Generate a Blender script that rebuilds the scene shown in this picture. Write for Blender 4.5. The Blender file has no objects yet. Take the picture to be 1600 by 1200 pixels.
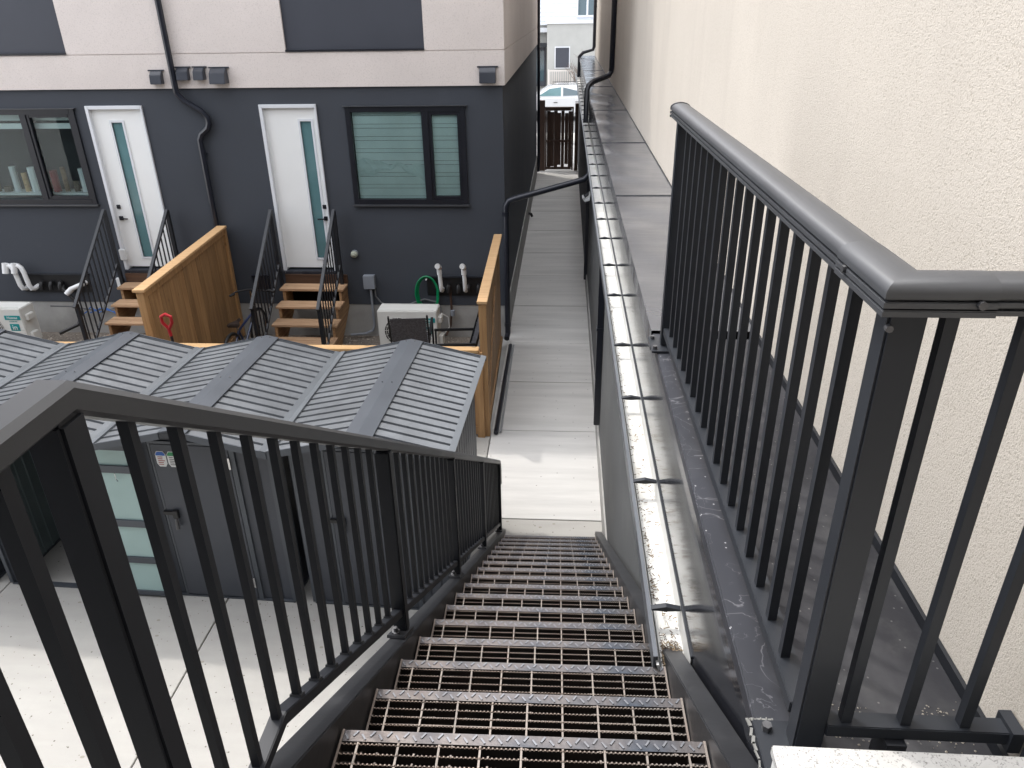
import bpy, bmesh, math, random
from mathutils import Vector, Matrix
random.seed(7)
sc = bpy.context.scene
COL = sc.collection
GROUND = -4.8            # all heights below are written relative to eye level; everything is lifted by 4.8 at the end
LIFT = 4.8
# ------------------------------------------------------------------ camera, sky, sun, exposure
def camera():
    pitch, yaw, roll = 0.462857, -0.0719958, 0.016257
    cy, sy, cp, sp = math.cos(yaw), math.sin(yaw), math.cos(pitch), math.sin(pitch)
    fwd = Vector((sy*cp, cy*cp, -sp)); right = Vector((cy, -sy, 0)); down = fwd.cross(right)
    r = right*math.cos(roll)+down*math.sin(roll); d = -right*math.sin(roll)+down*math.cos(roll)
    M = Matrix((r, -d, -fwd)).transposed().to_4x4(); M.translation = (0, 0, LIFT)
    cam = bpy.data.cameras.new('camera'); cam.sensor_width = 36; cam.lens = 1175.34/1600*36
    cam.clip_start = 0.05; cam.clip_end = 800
    o = bpy.data.objects.new('camera', cam); COL.objects.link(o); o.matrix_world = M
    sc.camera = o
camera()
SUN = Vector((-0.31, 0.27, 0.86)).normalized()
w = bpy.data.worlds.new('World'); sc.world = w; w.use_nodes = True
nt = w.node_tree; nt.nodes.clear()
sky = nt.nodes.new('ShaderNodeTexSky'); sky.sky_type = 'NISHITA'; sky.sun_disc = False
sky.sun_elevation = math.asin(SUN.z); sky.sun_rotation = math.atan2(SUN.x, SUN.y)
sky.dust_density = 4.0; sky.air_density = 1.0; sky.ozone_density = 1.0
hs = nt.nodes.new('ShaderNodeHueSaturation'); hs.inputs['Saturation'].default_value = 0.30
bg = nt.nodes.new('ShaderNodeBackground'); bg.inputs['Strength'].default_value = 0.15
ow = nt.nodes.new('ShaderNodeOutputWorld')
veil = nt.nodes.new('ShaderNodeMix'); veil.data_type = 'RGBA'; veil.blend_type = 'ADD'; veil.inputs[0].default_value = 1.0
veil.inputs[7].default_value = (4.4, 4.5, 4.75, 1)      # even high haze over the clear sky
nt.links.new(sky.outputs[0], hs.inputs['Color']); nt.links.new(hs.outputs[0], veil.inputs[6]); nt.links.new(veil.outputs[2], bg.inputs['Color']); nt.links.new(bg.outputs[0], ow.inputs[0])
sl = bpy.data.lights.new('sun', 'SUN'); sl.energy = 0.82; sl.angle = math.radians(1.6); sl.color = (1.0, .96, .90)
so = bpy.data.objects.new('sun', sl); COL.objects.link(so); so.rotation_euler = SUN.to_track_quat('Z', 'Y').to_euler()
sc.view_settings.view_transform = 'Standard'; sc.view_settings.look = 'None'
sc.view_settings.exposure = 1.13; sc.view_settings.gamma = 1.0
sc.view_settings.use_curve_mapping = False
# ------------------------------------------------------------------ materials
def mat(name, col, rough=.6, metal=0, var=.0, vscale=3, bump=0, bscale=80, col2=None, spec=.5, coat=0, stretch=(1,1,1), extra=None, detail=4, bdist=.004):
    m = bpy.data.materials.new(name); m.use_nodes = True
    n = m.node_tree; N = n.nodes; L = n.links
    b = N['Principled BSDF']; b.inputs['Base Color'].default_value = (*col, 1)
    b.inputs['Roughness'].default_value = rough; b.inputs['Metallic'].default_value = metal
    b.inputs['Specular IOR Level'].default_value = spec; b.inputs['Coat Weight'].default_value = coat
    tc = N.new('ShaderNodeTexCoord'); mp = N.new('ShaderNodeMapping'); mp.inputs['Scale'].default_value = stretch
    L.new(tc.outputs['Object'], mp.inputs['Vector'])
    if var or col2:
        t = N.new('ShaderNodeTexNoise'); t.inputs['Scale'].default_value = vscale; t.inputs['Detail'].default_value = detail
        L.new(mp.outputs[0], t.inputs['Vector'])
        r = N.new('ShaderNodeMix'); r.data_type = 'RGBA'
        c2 = col2 if col2 else tuple(c*(1-var) for c in col); c1 = col if col2 else tuple(min(1, c*(1+var)) for c in col)
        cr = N.new('ShaderNodeMapRange'); cr.inputs[1].default_value = .3; cr.inputs[2].default_value = .7
        L.new(t.outputs['Fac'], cr.inputs[0]); L.new(cr.outputs[0], r.inputs[0])
        r.inputs[6].default_value = (*c2, 1); r.inputs[7].default_value = (*c1, 1)
        L.new(r.outputs[2], b.inputs['Base Color'])
        rr = N.new('ShaderNodeMapRange'); rr.inputs[3].default_value = rough*.85; rr.inputs[4].default_value = min(1, rough*1.2)
        L.new(t.outputs['Fac'], rr.inputs[0]); L.new(rr.outputs[0], b.inputs['Roughness'])
        m['mixnode'] = r.name
    if bump:
        t2 = N.new('ShaderNodeTexNoise'); t2.inputs['Scale'].default_value = bscale; t2.inputs['Detail'].default_value = 3
        L.new(mp.outputs[0], t2.inputs['Vector'])
        bp = N.new('ShaderNodeBump'); bp.inputs['Strength'].default_value = bump; bp.inputs['Distance'].default_value = bdist
        L.new(t2.outputs['Fac'], bp.inputs['Height']); L.new(bp.outputs[0], b.inputs['Normal'])
    if 'mixnode' in m: del m['mixnode']
    if extra: extra(m, N, L, b, mp)
    return m
def spots(color, scale=9, thr=.72, size=.05, strength=1.0, squash=(1, 1, 1), flat=False):
    """small scattered marks (grit, scuffs, droppings) mixed over whatever base colour is there"""
    def f(m, N, L, b, mp):
        v = N.new('ShaderNodeTexVoronoi'); v.inputs['Scale'].default_value = scale
        if flat: v.voronoi_dimensions = '2D'
        m2 = N.new('ShaderNodeMapping'); m2.inputs['Scale'].default_value = squash
        L.new(mp.outputs[0], m2.inputs['Vector']); L.new(m2.outputs[0], v.inputs['Vector'])
        lt = N.new('ShaderNodeMath'); lt.operation = 'LESS_THAN'; lt.inputs[1].default_value = size
        L.new(v.outputs['Distance'], lt.inputs[0])
        sp_ = N.new('ShaderNodeSeparateColor'); L.new(v.outputs['Color'], sp_.inputs[0])
        gt = N.new('ShaderNodeMath'); gt.operation = 'GREATER_THAN'; gt.inputs[1].default_value = thr
        L.new(sp_.outputs[0], gt.inputs[0])
        mu = N.new('ShaderNodeMath'); mu.operation = 'MULTIPLY'; L.new(lt.outputs[0], mu.inputs[0]); L.new(gt.outputs[0], mu.inputs[1])
        m3 = N.new('ShaderNodeMath'); m3.operation = 'MULTIPLY'; m3.inputs[1].default_value = strength; L.new(mu.outputs[0], m3.inputs[0])
        mx = N.new('ShaderNodeMix'); mx.data_type = 'RGBA'; L.new(m3.outputs[0], mx.inputs[0])
        src = b.inputs['Base Color']
        if src.is_linked: L.new(src.links[0].from_socket, mx.inputs[6])
        else: mx.inputs[6].default_value = src.default_value
        mx.inputs[7].default_value = (*color, 1)
        L.new(mx.outputs[2], b.inputs['Base Color'])
    return f
def layer(color, scale, lo, hi, strength, stretch=(1,1,1), detail=8, rough=.6):
    """stains / dust: a second noise layer of another colour"""
    def f(m, N, L, b, mp):
        m2 = N.new('ShaderNodeMapping'); m2.inputs['Scale'].default_value = stretch; m2.inputs['Location'].default_value = (3.1, 7.7, 1.3)
        L.new(mp.outputs[0], m2.inputs['Vector'])
        t = N.new('ShaderNodeTexNoise'); t.inputs['Scale'].default_value = scale; t.inputs['Detail'].default_value = detail; t.inputs['Roughness'].default_value = rough
        L.new(m2.outputs[0], t.inputs['Vector'])
        r = N.new('ShaderNodeMapRange'); r.inputs[1].default_value = lo; r.inputs[2].default_value = hi; r.inputs[4].default_value = strength
        L.new(t.outputs['Fac'], r.inputs[0])
        mx = N.new('ShaderNodeMix'); mx.data_type = 'RGBA'; L.new(r.outputs[0], mx.inputs[0])
        src = b.inputs['Base Color']
        if src.is_linked: L.new(src.links[0].from_socket, mx.inputs[6])
        else: mx.inputs[6].default_value = src.default_value
        mx.inputs[7].default_value = (*color, 1); L.new(mx.outputs[2], b.inputs['Base Color'])
    return f
def both(*fs):
    def f(*a):
        for g in fs: g(*a)
    return f
def cracks(color, scale, width, mask_lo, strength):
    """thin wandering pale lines (dried water marks)"""
    def f(m, N, L, b, mp):
        nz = N.new('ShaderNodeTexNoise'); nz.inputs['Scale'].default_value = scale; nz.inputs['Detail'].default_value = 5; nz.inputs['Distortion'].default_value = .6
        L.new(mp.outputs[0], nz.inputs['Vector'])
        s = N.new('ShaderNodeMath'); s.operation = 'SUBTRACT'; s.inputs[1].default_value = .5; L.new(nz.outputs['Fac'], s.inputs[0])
        a = N.new('ShaderNodeMath'); a.operation = 'ABSOLUTE'; L.new(s.outputs[0], a.inputs[0])
        r = N.new('ShaderNodeMapRange'); r.inputs[1].default_value = width; r.inputs[2].default_value = 0; r.inputs[3].default_value = 0; r.inputs[4].default_value = strength
        L.new(a.outputs[0], r.inputs[0])
        n2 = N.new('ShaderNodeTexNoise'); n2.inputs['Scale'].default_value = scale*2.3; L.new(mp.outputs[0], n2.inputs['Vector'])
        r2 = N.new('ShaderNodeMapRange'); r2.inputs[1].default_value = mask_lo; r2.inputs[2].default_value = mask_lo+.08; L.new(n2.outputs['Fac'], r2.inputs[0])
        mu = N.new('ShaderNodeMath'); mu.operation = 'MULTIPLY'; L.new(r.outputs[0], mu.inputs[0]); L.new(r2.outputs[0], mu.inputs[1])
        mx = N.new('ShaderNodeMix'); mx.data_type = 'RGBA'; L.new(mu.outputs[0], mx.inputs[0])
        src = b.inputs['Base Color']
        if src.is_linked: L.new(src.links[0].from_socket, mx.inputs[6])
        else: mx.inputs[6].default_value = src.default_value
        mx.inputs[7].default_value = (*color, 1); L.new(mx.outputs[2], b.inputs['Base Color'])
    return f
def wood(name, col, col2, axis, rough=.6, ring=26):
    """long grain along an axis, with knots"""
    st = [9, 9, 9]; st[axis] = .7
    def ex(m, N, L, b, mp):
        v = N.new('ShaderNodeTexVoronoi'); v.inputs['Scale'].default_value = 3.2
        m2 = N.new('ShaderNodeMapping'); sq = [2.2, 2.2, 2.2]; sq[axis] = 1.0; m2.inputs['Scale'].default_value = sq
        tc = [n for n in N if n.type == 'TEX_COORD'][0]; L.new(tc.outputs['Object'], m2.inputs['Vector']); L.new(m2.outputs[0], v.inputs['Vector'])
        r = N.new('ShaderNodeMapRange'); r.inputs[1].default_value = .13; r.inputs[2].default_value = .05; r.inputs[4].default_value = .75; L.new(v.outputs['Distance'], r.inputs[0])
        mx = N.new('ShaderNodeMix'); mx.data_type = 'RGBA'; L.new(r.outputs[0], mx.inputs[0])
        L.new(b.inputs['Base Color'].links[0].from_socket, mx.inputs[6]); mx.inputs[7].default_value = (*[c*.35 for c in col2], 1)
        oi = N.new('ShaderNodeObjectInfo'); hsv = N.new('ShaderNodeHueSaturation')
        rv = N.new('ShaderNodeMapRange'); rv.inputs[3].default_value = .78; rv.inputs[4].default_value = 1.18; L.new(oi.outputs['Random'], rv.inputs[0])
        L.new(rv.outputs[0], hsv.inputs['Value']); L.new(mx.outputs[2], hsv.inputs['Color']); L.new(hsv.outputs[0], b.inputs['Base Color'])
    return mat(name, col, rough, col2=col2, vscale=ring/9, stretch=tuple(st), bump=.25, bscale=14, extra=ex, bdist=.002, detail=6)
M = {}
def stucco_detail(scale, dark, bumpd, s):
    def f(m, N, L, b, mp):
        t = N.new('ShaderNodeTexNoise'); t.inputs['Scale'].default_value = scale; t.inputs['Detail'].default_value = 2.5; t.inputs['Distortion'].default_value = .8
        L.new(mp.outputs[0], t.inputs['Vector'])
        r = N.new('ShaderNodeMapRange'); r.inputs[1].default_value = .46; r.inputs[2].default_value = .36; r.inputs[4].default_value = s
        L.new(t.outputs['Fac'], r.inputs[0])
        mx = N.new('ShaderNodeMix'); mx.data_type = 'RGBA'; L.new(r.outputs[0], mx.inputs[0])
        L.new(b.inputs['Base Color'].links[0].from_socket, mx.inputs[6]); mx.inputs[7].default_value = (*dark, 1); L.new(mx.outputs[2], b.inputs['Base Color'])
        bp = N.new('ShaderNodeBump'); bp.inputs['Strength'].default_value = .8; bp.inputs['Distance'].default_value = bumpd
        L.new(t.outputs['Fac'], bp.inputs['Height']); L.new(bp.outputs[0], b.inputs['Normal'])
    return f
M['stucco_near'] = mat('stucco_cream', (.545, .50, .44), .9, var=.04, vscale=1.2, extra=both(stucco_detail(185, (.35, .31, .25), .0025, .6), layer((.41, .37, .325), 3, .52, .75, .40, (1, 1, .12))))
M['stucco_beige'] = mat('stucco_beige', (.65, .59, .555), .9, var=.04, vscale=1.5, extra=stucco_detail(60, (.50, .45, .42), .004, .5))
M['stucco_dark'] = mat('stucco_dark', (.043, .049, .061), .8, var=.10, vscale=1.1, bump=.35, bscale=150, bdist=.002, extra=both(layer((.10, .105, .12), 2.0, .62, .8, .25), spots((.5, .5, .5), 5, .93, .035, .8, (1, 1, .5))))
M['panel_dark'] = mat('panel_dark', (.042, .046, .060), .5, var=.06, vscale=2, extra=spots((.4, .4, .4), 4, .95, .025))
M['concrete'] = mat('concrete', (.360, .350, .328), .85, var=.07, vscale=1.6, bump=.5, bscale=60, stretch=(1, 5, 1), extra=both(layer((.33, .31, .285), 2.2, .5, .78, .45, (1, .3, 1)), layer((.36, .34, .31), 30, .55, .75, .35), layer((.36, .35, .33), 1, .45, .75, .55, (38, .16, 1), 3), spots((.09, .08, .065), 6, .55, .040, .9, (1, .2, 1), True), spots((.14, .125, .10), 16, .78, .07, .8, (1, .2, 1), True), spots((.22, .20, .16), 2.1, .6, .035, .7, (1, .3, 1), True)), bdist=.003)
M['concrete_walk'] = mat('concrete_walk', (.52, .51, .49), .8, var=.08, vscale=1.4, bump=.4, bscale=40, stretch=(.5, 3, 1), extra=both(layer((.30, .295, .29), 1.6, .45, .75, .5, (.6, 1, 1)), spots((.10, .09, .08), 5, .7, .035, .8, (2, .33, 1), True)), bdist=.003)
M['foundation'] = mat('foundation', (.33, .325, .31), .9, var=.15, vscale=3, bump=.4, bscale=40, extra=layer((.16, .155, .15), 1.5, .5, .8, .6))
M['gravel_soil'] = mat('gravel_soil', (.17, .145, .12), .95, var=.4, vscale=30, bump=1, bscale=40, bdist=.02)
M['pebble'] = mat('pebble', (.33, .29, .25), .8, var=.5, vscale=12)
M['asphalt'] = mat('asphalt', (.11, .11, .11), .9, var=.2, vscale=8, bump=.4, bscale=120)
M['pale_ground'] = mat('pale_ground', (.46, .45, .43), .9, var=.1, vscale=2)
def dust(m, N, L, b, mp): layer((.10, .10, .105), 4, .55, .8, .35)(m, N, L, b, mp); spots((.3, .3, .3), 14, .93, .03, .6)(m, N, L, b, mp)
M['rail_black'] = mat('rail_black', (.011, .0125, .0165), .50, spec=.42, var=.15, vscale=6, extra=spots((.16, .16, .16), 9, .93, .035, .7))
M['rail_charcoal'] = mat('rail_charcoal', (.022, .025, .031), .42, spec=.35, var=.08, vscale=5, extra=spots((.22, .23, .24), 10, .95, .03, .7))
M['rail_cap'] = mat('rail_cap', (.034, .037, .043), .46, spec=1.0, var=.08, vscale=5)
M['stringer'] = mat('stringer', (.022, .023, .026), .42, var=.2, vscale=4, bump=.15, bscale=30, extra=dust)
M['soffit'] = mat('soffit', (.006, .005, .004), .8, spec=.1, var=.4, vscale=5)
M['tread_plate'] = mat('tread_plate', (.055, .064, .080), .38, metal=.75, col2=(.17, .145, .13), vscale=5, bump=.2, bscale=60, extra=layer((.19, .135, .105), 2.2, .55, .78, .5))
M['tread_bar'] = mat('tread_bar', (.235, .215, .195), .42, metal=.6, col2=(.17, .125, .10), vscale=4, extra=layer((.19, .125, .09), 1.6, .52, .78, .5))
M['tread_side'] = mat('tread_side', (.020, .017, .015), .55, var=.4, vscale=6, extra=layer((.060, .030, .020), 2.0, .5, .75, .6))
M['worn_steel'] = mat('worn_steel', (.19, .205, .23), .35, metal=.75, col2=(.15, .14, .14), vscale=3)
M['handrail'] = mat('handrail_satin', (.022, .024, .028), .42, spec=1.0, var=.1, extra=spots((.16, .16, .16), 9, .93, .035, .7))
M['sealant'] = mat('sealant_grey', (.19, .19, .18), .8, var=.3, vscale=30)
M['cap_metal'] = mat('cap_metal', (.135, .14, .155), .18, metal=.45, var=.12, vscale=1.2, bump=.28, bscale=2.2, stretch=(.6, 1.6, 1), bdist=.03, extra=both(layer((.30, .30, .31), 3, .55, .8, .5, (1, .5, 1)), spots((.5, .5, .5), 9, .93, .025)))
M['fascia_metal'] = mat('fascia_metal', (.020, .021, .026), .12, metal=0, spec=.9, coat=0, var=.12, vscale=2, bump=.10, bscale=1.6, bdist=.02, extra=both(layer((.22, .22, .22), 14, .58, .8, .4, (1, 1, .12)), spots((.4, .4, .4), 12, .94, .02)))
M['cap_near'] = mat('cap_near', (.026, .028, .036), .42, var=.25, vscale=2.5, extra=both(layer((.085, .088, .10), 3, .5, .8, .5), both(cracks((.16, .16, .175), 3.2, .0045, .36, .8), cracks((.13, .13, .145), 7.0, .004, .45, .7)), spots((.4, .4, .42), 22, .82, .06, .8, (1, 1, 1), True)))
M['membrane'] = mat('membrane', (.028, .028, .032), .70, spec=.3, var=.3, vscale=3, bump=.3, bscale=30, extra=both(layer((.10, .10, .105), 2.5, .5, .8, .6, (1, .5, 1)), layer((.062, .062, .064), 9, .5, .7, .7), spots((.16, .155, .15), 40, .80, .10, .7, (1, 1, 1), True)))
M['gutter_in'] = mat('gutter_in', (.60, .60, .58), .5, var=.08, vscale=5, extra=both(layer((.36, .33, .27), 6, .56, .78, .6, (1, .4, 1)), spots((.20, .14, .09), 28, .85, .09, .8)))
M['gutter_lip'] = mat('gutter_lip', (.13, .14, .155), .35, metal=.5, var=.1)
M['garage_grey'] = mat('garage_grey', (.078, .081, .082), .85, var=.10, vscale=2, bump=.5, bscale=90, extra=layer((.16, .16, .155), 1.5, .5, .8, .4))
M['garage_navy'] = mat('garage_navy', (.022, .025, .034), .8, var=.1, vscale=2)
M['shed_roof'] = mat('shed_roof', (.150, .160, .172), .33, metal=.35, var=.10, vscale=4, extra=both(layer((.28, .30, .32), 3.5, .52, .8, .6), spots((.6, .62, .62), 15, .90, .05, .8), spots((.05, .05, .05), 21, .93, .05, .7)))
M['shed_wall'] = mat('shed_wall', (.058, .064, .078), .42, metal=.2, var=.08, vscale=3, extra=spots((.3, .3, .3), 9, .95, .03))
M['shed_inside'] = mat('shed_inside', (.20, .25, .26), .4, metal=.4, var=.1, vscale=3)
M['shed_trim'] = mat('shed_trim', (.075, .084, .098), .38, metal=.3, var=.08, vscale=3)
M['trim_pale'] = mat('shed_trim_pale', (.125, .137, .15), .38, metal=.3, var=.08, vscale=3)
M['mint_panel'] = mat('mint_panel', (.36, .50, .48), .35, var=.05, vscale=2)
M['wood_z'] = wood('cedar_upright', (.40, .235, .105), (.25, .135, .055), 2)
M['wood_cap'] = wood('cedar_cap', (.58, .38, .20), (.44, .26, .12), 1)
M['wood_cap_x'] = wood('cedar_cap_cross', (.62, .41, .21), (.50, .30, .13), 0)
M['wood_tread'] = wood('step_tread', (.50, .33, .20), (.33, .20, .115), 0)
M['wood_side'] = wood('step_side', (.40, .25, .13), (.20, .105, .045), 1)
M['wood_dark'] = wood('dark_riser', (.085, .042, .022), (.045, .022, .012), 0)
M['gate_wood'] = mat('gate_wood', (.055, .028, .018), .7, var=.3, vscale=5, stretch=(5, 5, .5))
M['door_white'] = mat('door_white', (.80, .81, .80), .4, var=.015, vscale=3)
M['trim_white'] = mat('trim_white', (.66, .68, .71), .4, var=.02, vscale=3)
M['glass_teal'] = mat('glass_frosted', (.105, .21, .225), .16, var=.12, vscale=2.5, coat=.5)
def glass():
    m = bpy.data.materials.new('window_glass'); m.use_nodes = True; N = m.node_tree.nodes; L = m.node_tree.links
    N.clear(); o = N.new('ShaderNodeOutputMaterial'); g = N.new('ShaderNodeBsdfGlossy'); g.inputs['Roughness'].default_value = .01
    t = N.new('ShaderNodeBsdfTransparent'); t.inputs['Color'].default_value = (.88, .95, .95, 1); fr = N.new('ShaderNodeFresnel'); fr.inputs['IOR'].default_value = 1.32
    mx = N.new('ShaderNodeMixShader'); L.new(fr.outputs[0], mx.inputs[0]); L.new(t.outputs[0], mx.inputs[1]); L.new(g.outputs[0], mx.inputs[2]); L.new(mx.outputs[0], o.inputs[0]); return m
M['glass'] = glass()
M['frame_black'] = mat('frame_black', (.010, .011, .016), .35, var=.1)
M['blind'] = mat('blind_fabric', (.72, .78, .76), .8, var=.06, vscale=3)
M['film'] = mat('plastic_film', (.66, .74, .72), .25, var=.12, vscale=3, bump=.6, bscale=5, bdist=.02, stretch=(1, 1, 3))
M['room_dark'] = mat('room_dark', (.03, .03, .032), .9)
M['pvc'] = mat('pvc_white', (.68, .69, .69), .35, var=.05, extra=layer((.42, .40, .38), 7, .56, .8, .5))
M['pvc_red'] = mat('primer_red', (.35, .10, .07), .5)
M['black_plastic'] = mat('black_plastic', (.010, .010, .011), .45)
M['spout'] = mat('downspout_black', (.012, .014, .022), .30, var=.15, vscale=5, extra=spots((.3, .3, .3), 12, .95, .03, .7))
M['hood'] = mat('vent_hood_dark', (.030, .034, .045), .35, var=.1)
M['ac_white'] = mat('ac_white', (.62, .62, .59), .4, var=.03, vscale=3, extra=layer((.46, .44, .40), 6, .58, .8, .4))
M['ac_grille'] = mat('ac_grille', (.05, .05, .05), .6)
M['label_teal'] = mat('label_teal', (.0, .23, .24), .4)
M['label_white'] = mat('label_white', (.75, .76, .75), .5)
M['label_pale'] = mat('label_pale', (.50, .60, .58), .5)
M['label_blue'] = mat('label_blue', (.03, .13, .48), .5)
M['label_green'] = mat('label_green', (.03, .28, .10), .5)
M['label_red'] = mat('label_red', (.40, .08, .06), .5)
M['ink'] = mat('label_ink', (.10, .10, .10), .5)
M['hose'] = mat('hose_green', (.0, .20, .075), .35)
M['red_plastic'] = mat('red_plastic', (.38, .015, .02), .35, var=.15)
M['blue_cable'] = mat('blue_cable', (.02, .12, .42), .5)
M['cable_grey'] = mat('cable_grey', (.10, .105, .11), .5)
M['box_grey'] = mat('box_grey', (.22, .24, .27), .45, var=.08)
M['lamp_glass'] = mat('lamp_cover', (.42, .44, .36), .3, var=.15, vscale=20)
M['wicker'] = mat('wicker', (.085, .085, .095), .6, var=.4, vscale=40)
M['chrome'] = mat('chrome', (.55, .55, .55), .2, metal=1)
M['steel'] = mat('zinc_bolt', (.12, .12, .125), .4, metal=.6, var=.2, vscale=30)
M['rubber'] = mat('rubber', (.015, .015, .016), .6)
M['saddle'] = mat('saddle_vinyl', (.035, .025, .022), .45)
M['bike_paint'] = mat('bike_paint', (.015, .03, .09), .3, coat=.5)
M['silver_pipe'] = mat('silver_pipe', (.34, .35, .36), .4, metal=.4)
M['granite'] = mat('granite', (.50, .495, .48), .6, var=.05, vscale=40, extra=both(cracks((.17, .165, .16), 70, .03, .45, .9), spots((.12, .11, .10), 160, .80, .30, .6)))
M['white_edge'] = mat('white_edge', (.66, .66, .64), .6, var=.04)
M['litter'] = mat('leaf_litter', (.15, .11, .07), .85, col2=(.07, .045, .025), vscale=30)
M['litter_pale'] = mat('litter_pale', (.33, .27, .18), .85, col2=(.19, .13, .08), vscale=30)
M['sand'] = mat('sand_patch', (.36, .33, .28), .95, var=.3, vscale=40)
M['siding_white'] = mat('siding_white', (.66, .69, .73), .6, var=.03)
M['stucco_pale'] = mat('stucco_pale', (.40, .40, .38), .9, var=.05, vscale=2)
M['car_white'] = mat('car_white', (.70, .71, .72), .22, coat=.8, var=.01)
M['car_glass'] = mat('car_glass', (.06, .10, .12), .05, coat=1)
M['car_black'] = mat('car_black', (.02, .02, .022), .5)
M['picket_white'] = mat('picket_white', (.60, .56, .52), .6)
M['bark'] = mat('bark', (.16, .12, .10), .9, var=.2)
M['dry_grass'] = mat('dry_grass', (.30, .24, .13), .9, col2=(.20, .16, .09), vscale=20)
# ------------------------------------------------------------------ mesh building
class MB:
    def __init__(s): s.v = []; s.f = []; s.smooth = False
    def add(s, vs, fs):
        k = len(s.v); s.v += [tuple(v) for v in vs]; s.f += [tuple(i+k for i in f) for f in fs]; return s
    def box(s, x0, x1, y0, y1, z0, z1):
        return s.add([(x0,y0,z0),(x1,y0,z0),(x1,y1,z0),(x0,y1,z0),(x0,y0,z1),(x1,y0,z1),(x1,y1,z1),(x0,y1,z1)],
                     [(0,3,2,1),(4,5,6,7),(0,1,5,4),(1,2,6,5),(2,3,7,6),(3,0,4,7)])
    def obox(s, c, sx, sy, sz, R=None):
        R = R or Matrix.Identity(3); c = Vector(c); vs = []
        for z in (-1, 1):
            for a, b in ((-1,-1),(1,-1),(1,1),(-1,1)): vs.append(c + R @ Vector((a*sx/2, b*sy/2, z*sz/2)))
        return s.add(vs, [(0,3,2,1),(4,5,6,7),(0,1,5,4),(1,2,6,5),(2,3,7,6),(3,0,4,7)])
    def bar(s, p, q, wd, h, side=None):
        p, q = Vector(p), Vector(q); t = (q-p).normalized()
        sd = Vector(side) if side else (t.cross(Vector((0,0,1))) if abs(t.z) < .99 else Vector((1,0,0)))
        sd.normalize(); u = sd.cross(t).normalized(); vs = []
        for P in (p, q):
            for a, b in ((-1,-1),(1,-1),(1,1),(-1,1)): vs.append(P + sd*a*wd/2 + u*b*h/2)
        return s.add(vs, [(0,3,2,1),(4,5,6,7),(0,1,5,4),(1,2,6,5),(2,3,7,6),(3,0,4,7)])
    def tube(s, pts, r, n=8, cap=True):
        pts = [Vector(p) for p in pts]; rs = r if isinstance(r, (list, tuple)) else [r]*len(pts)
        base = len(s.v); prev = None
        for i, p in enumerate(pts):
            if i == 0: t = pts[1]-p
            elif i == len(pts)-1: t = p-pts[i-1]
            else: t = (pts[i+1]-p).normalized()+(p-pts[i-1]).normalized()
            t.normalize()
            if prev is None:
                a = Vector((0,0,1)) if abs(t.z) < .9 else Vector((1,0,0)); u = t.cross(a).normalized()
            else: u = (prev - t*prev.dot(t)).normalized()
            prev = u; w_ = t.cross(u)
            for k in range(n):
                an = 2*math.pi*k/n; s.v.append(tuple(p + (u*math.cos(an)+w_*math.sin(an))*rs[i]))
        for i in range(len(pts)-1):
            for k in range(n):
                a = base+i*n+k; b = base+i*n+(k+1) % n; s.f.append((a, b, b+n, a+n))
        if cap:
            s.f.append(tuple(base+k for k in range(n))[::-1]); s.f.append(tuple(base+(len(pts)-1)*n+k for k in range(n)))
        return s
    def prism(s, poly, a0, a1, axis):
        n = len(poly); vs = []
        for a in (a0, a1):
            for (u, v) in poly:
                vs.append({0: (a, u, v), 1: (u, a, v), 2: (u, v, a)}[axis])
        fs = [tuple(range(n)), tuple(range(2*n-1, n-1, -1))] + [(i, i+n, (i+1) % n+n, (i+1) % n) for i in range(n)]
        return s.add(vs, fs)
    def sweep(s, path, prof, closed=True):
        P = [Vector(p) for p in path]; n = len(prof); base = len(s.v)
        for i, p in enumerate(P):
            ti = (P[i]-P[i-1]).normalized() if i else (P[1]-P[0]).normalized()
            to = (P[i+1]-P[i]).normalized() if i < len(P)-1 else ti
            sd = ti.cross(Vector((0,0,1))).normalized(); up = sd.cross(ti).normalized(); m = (ti+to).normalized()
            for (u, v) in prof:
                q = p+sd*u+up*v; d = (q-p).dot(m)/ti.dot(m); s.v.append(tuple(q-ti*d))
        for i in range(len(P)-1):
            for k in range(n if closed else n-1):
                a = base+i*n+k; b = base+i*n+(k+1) % n; s.f.append((a, a+n, b+n, b))
        if closed: s.f.append(tuple(base+k for k in range(n))); s.f.append(tuple(base+(len(P)-1)*n+k for k in range(n))[::-1])
        return s
    def build(s, name, m, parent=None, at=(0,0,0), local=False, bevel=0, smooth=False):
        me = mesh(name, s, M[m] if isinstance(m, str) else m, bevel, smooth); return inst(name, me, parent, at, local)
ABS = {}
def mesh(name, mb, m, bevel=0, smooth=False):
    me = bpy.data.meshes.new(name); me.from_pydata(mb.v, [], mb.f)
    bm = bmesh.new(); bm.from_mesh(me); bmesh.ops.recalc_face_normals(bm, faces=bm.faces)
    if bevel: bmesh.ops.bevel(bm, geom=[e for e in bm.edges if e.calc_face_angle(0) > .5], offset=bevel, segments=2, affect='EDGES', clamp_overlap=True)
    if smooth:
        for f in bm.faces: f.smooth = True
        for e in bm.edges:
            if e.calc_face_angle(0) > .7: e.smooth = False
    bm.to_mesh(me); bm.free(); me.materials.append(m); return me
def inst(name, me, parent=None, at=(0,0,0), local=False):
    """at = world position (or a position in the parent's frame when local)"""
    o = bpy.data.objects.new(name, me); COL.objects.link(o); at = Vector(at)
    if parent is None: o.location = at; ABS[o] = at
    else:
        o.parent = parent
        o.location = at if local else at-ABS[parent]
        ABS[o] = ABS[parent]+at if local else at
    return o
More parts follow.
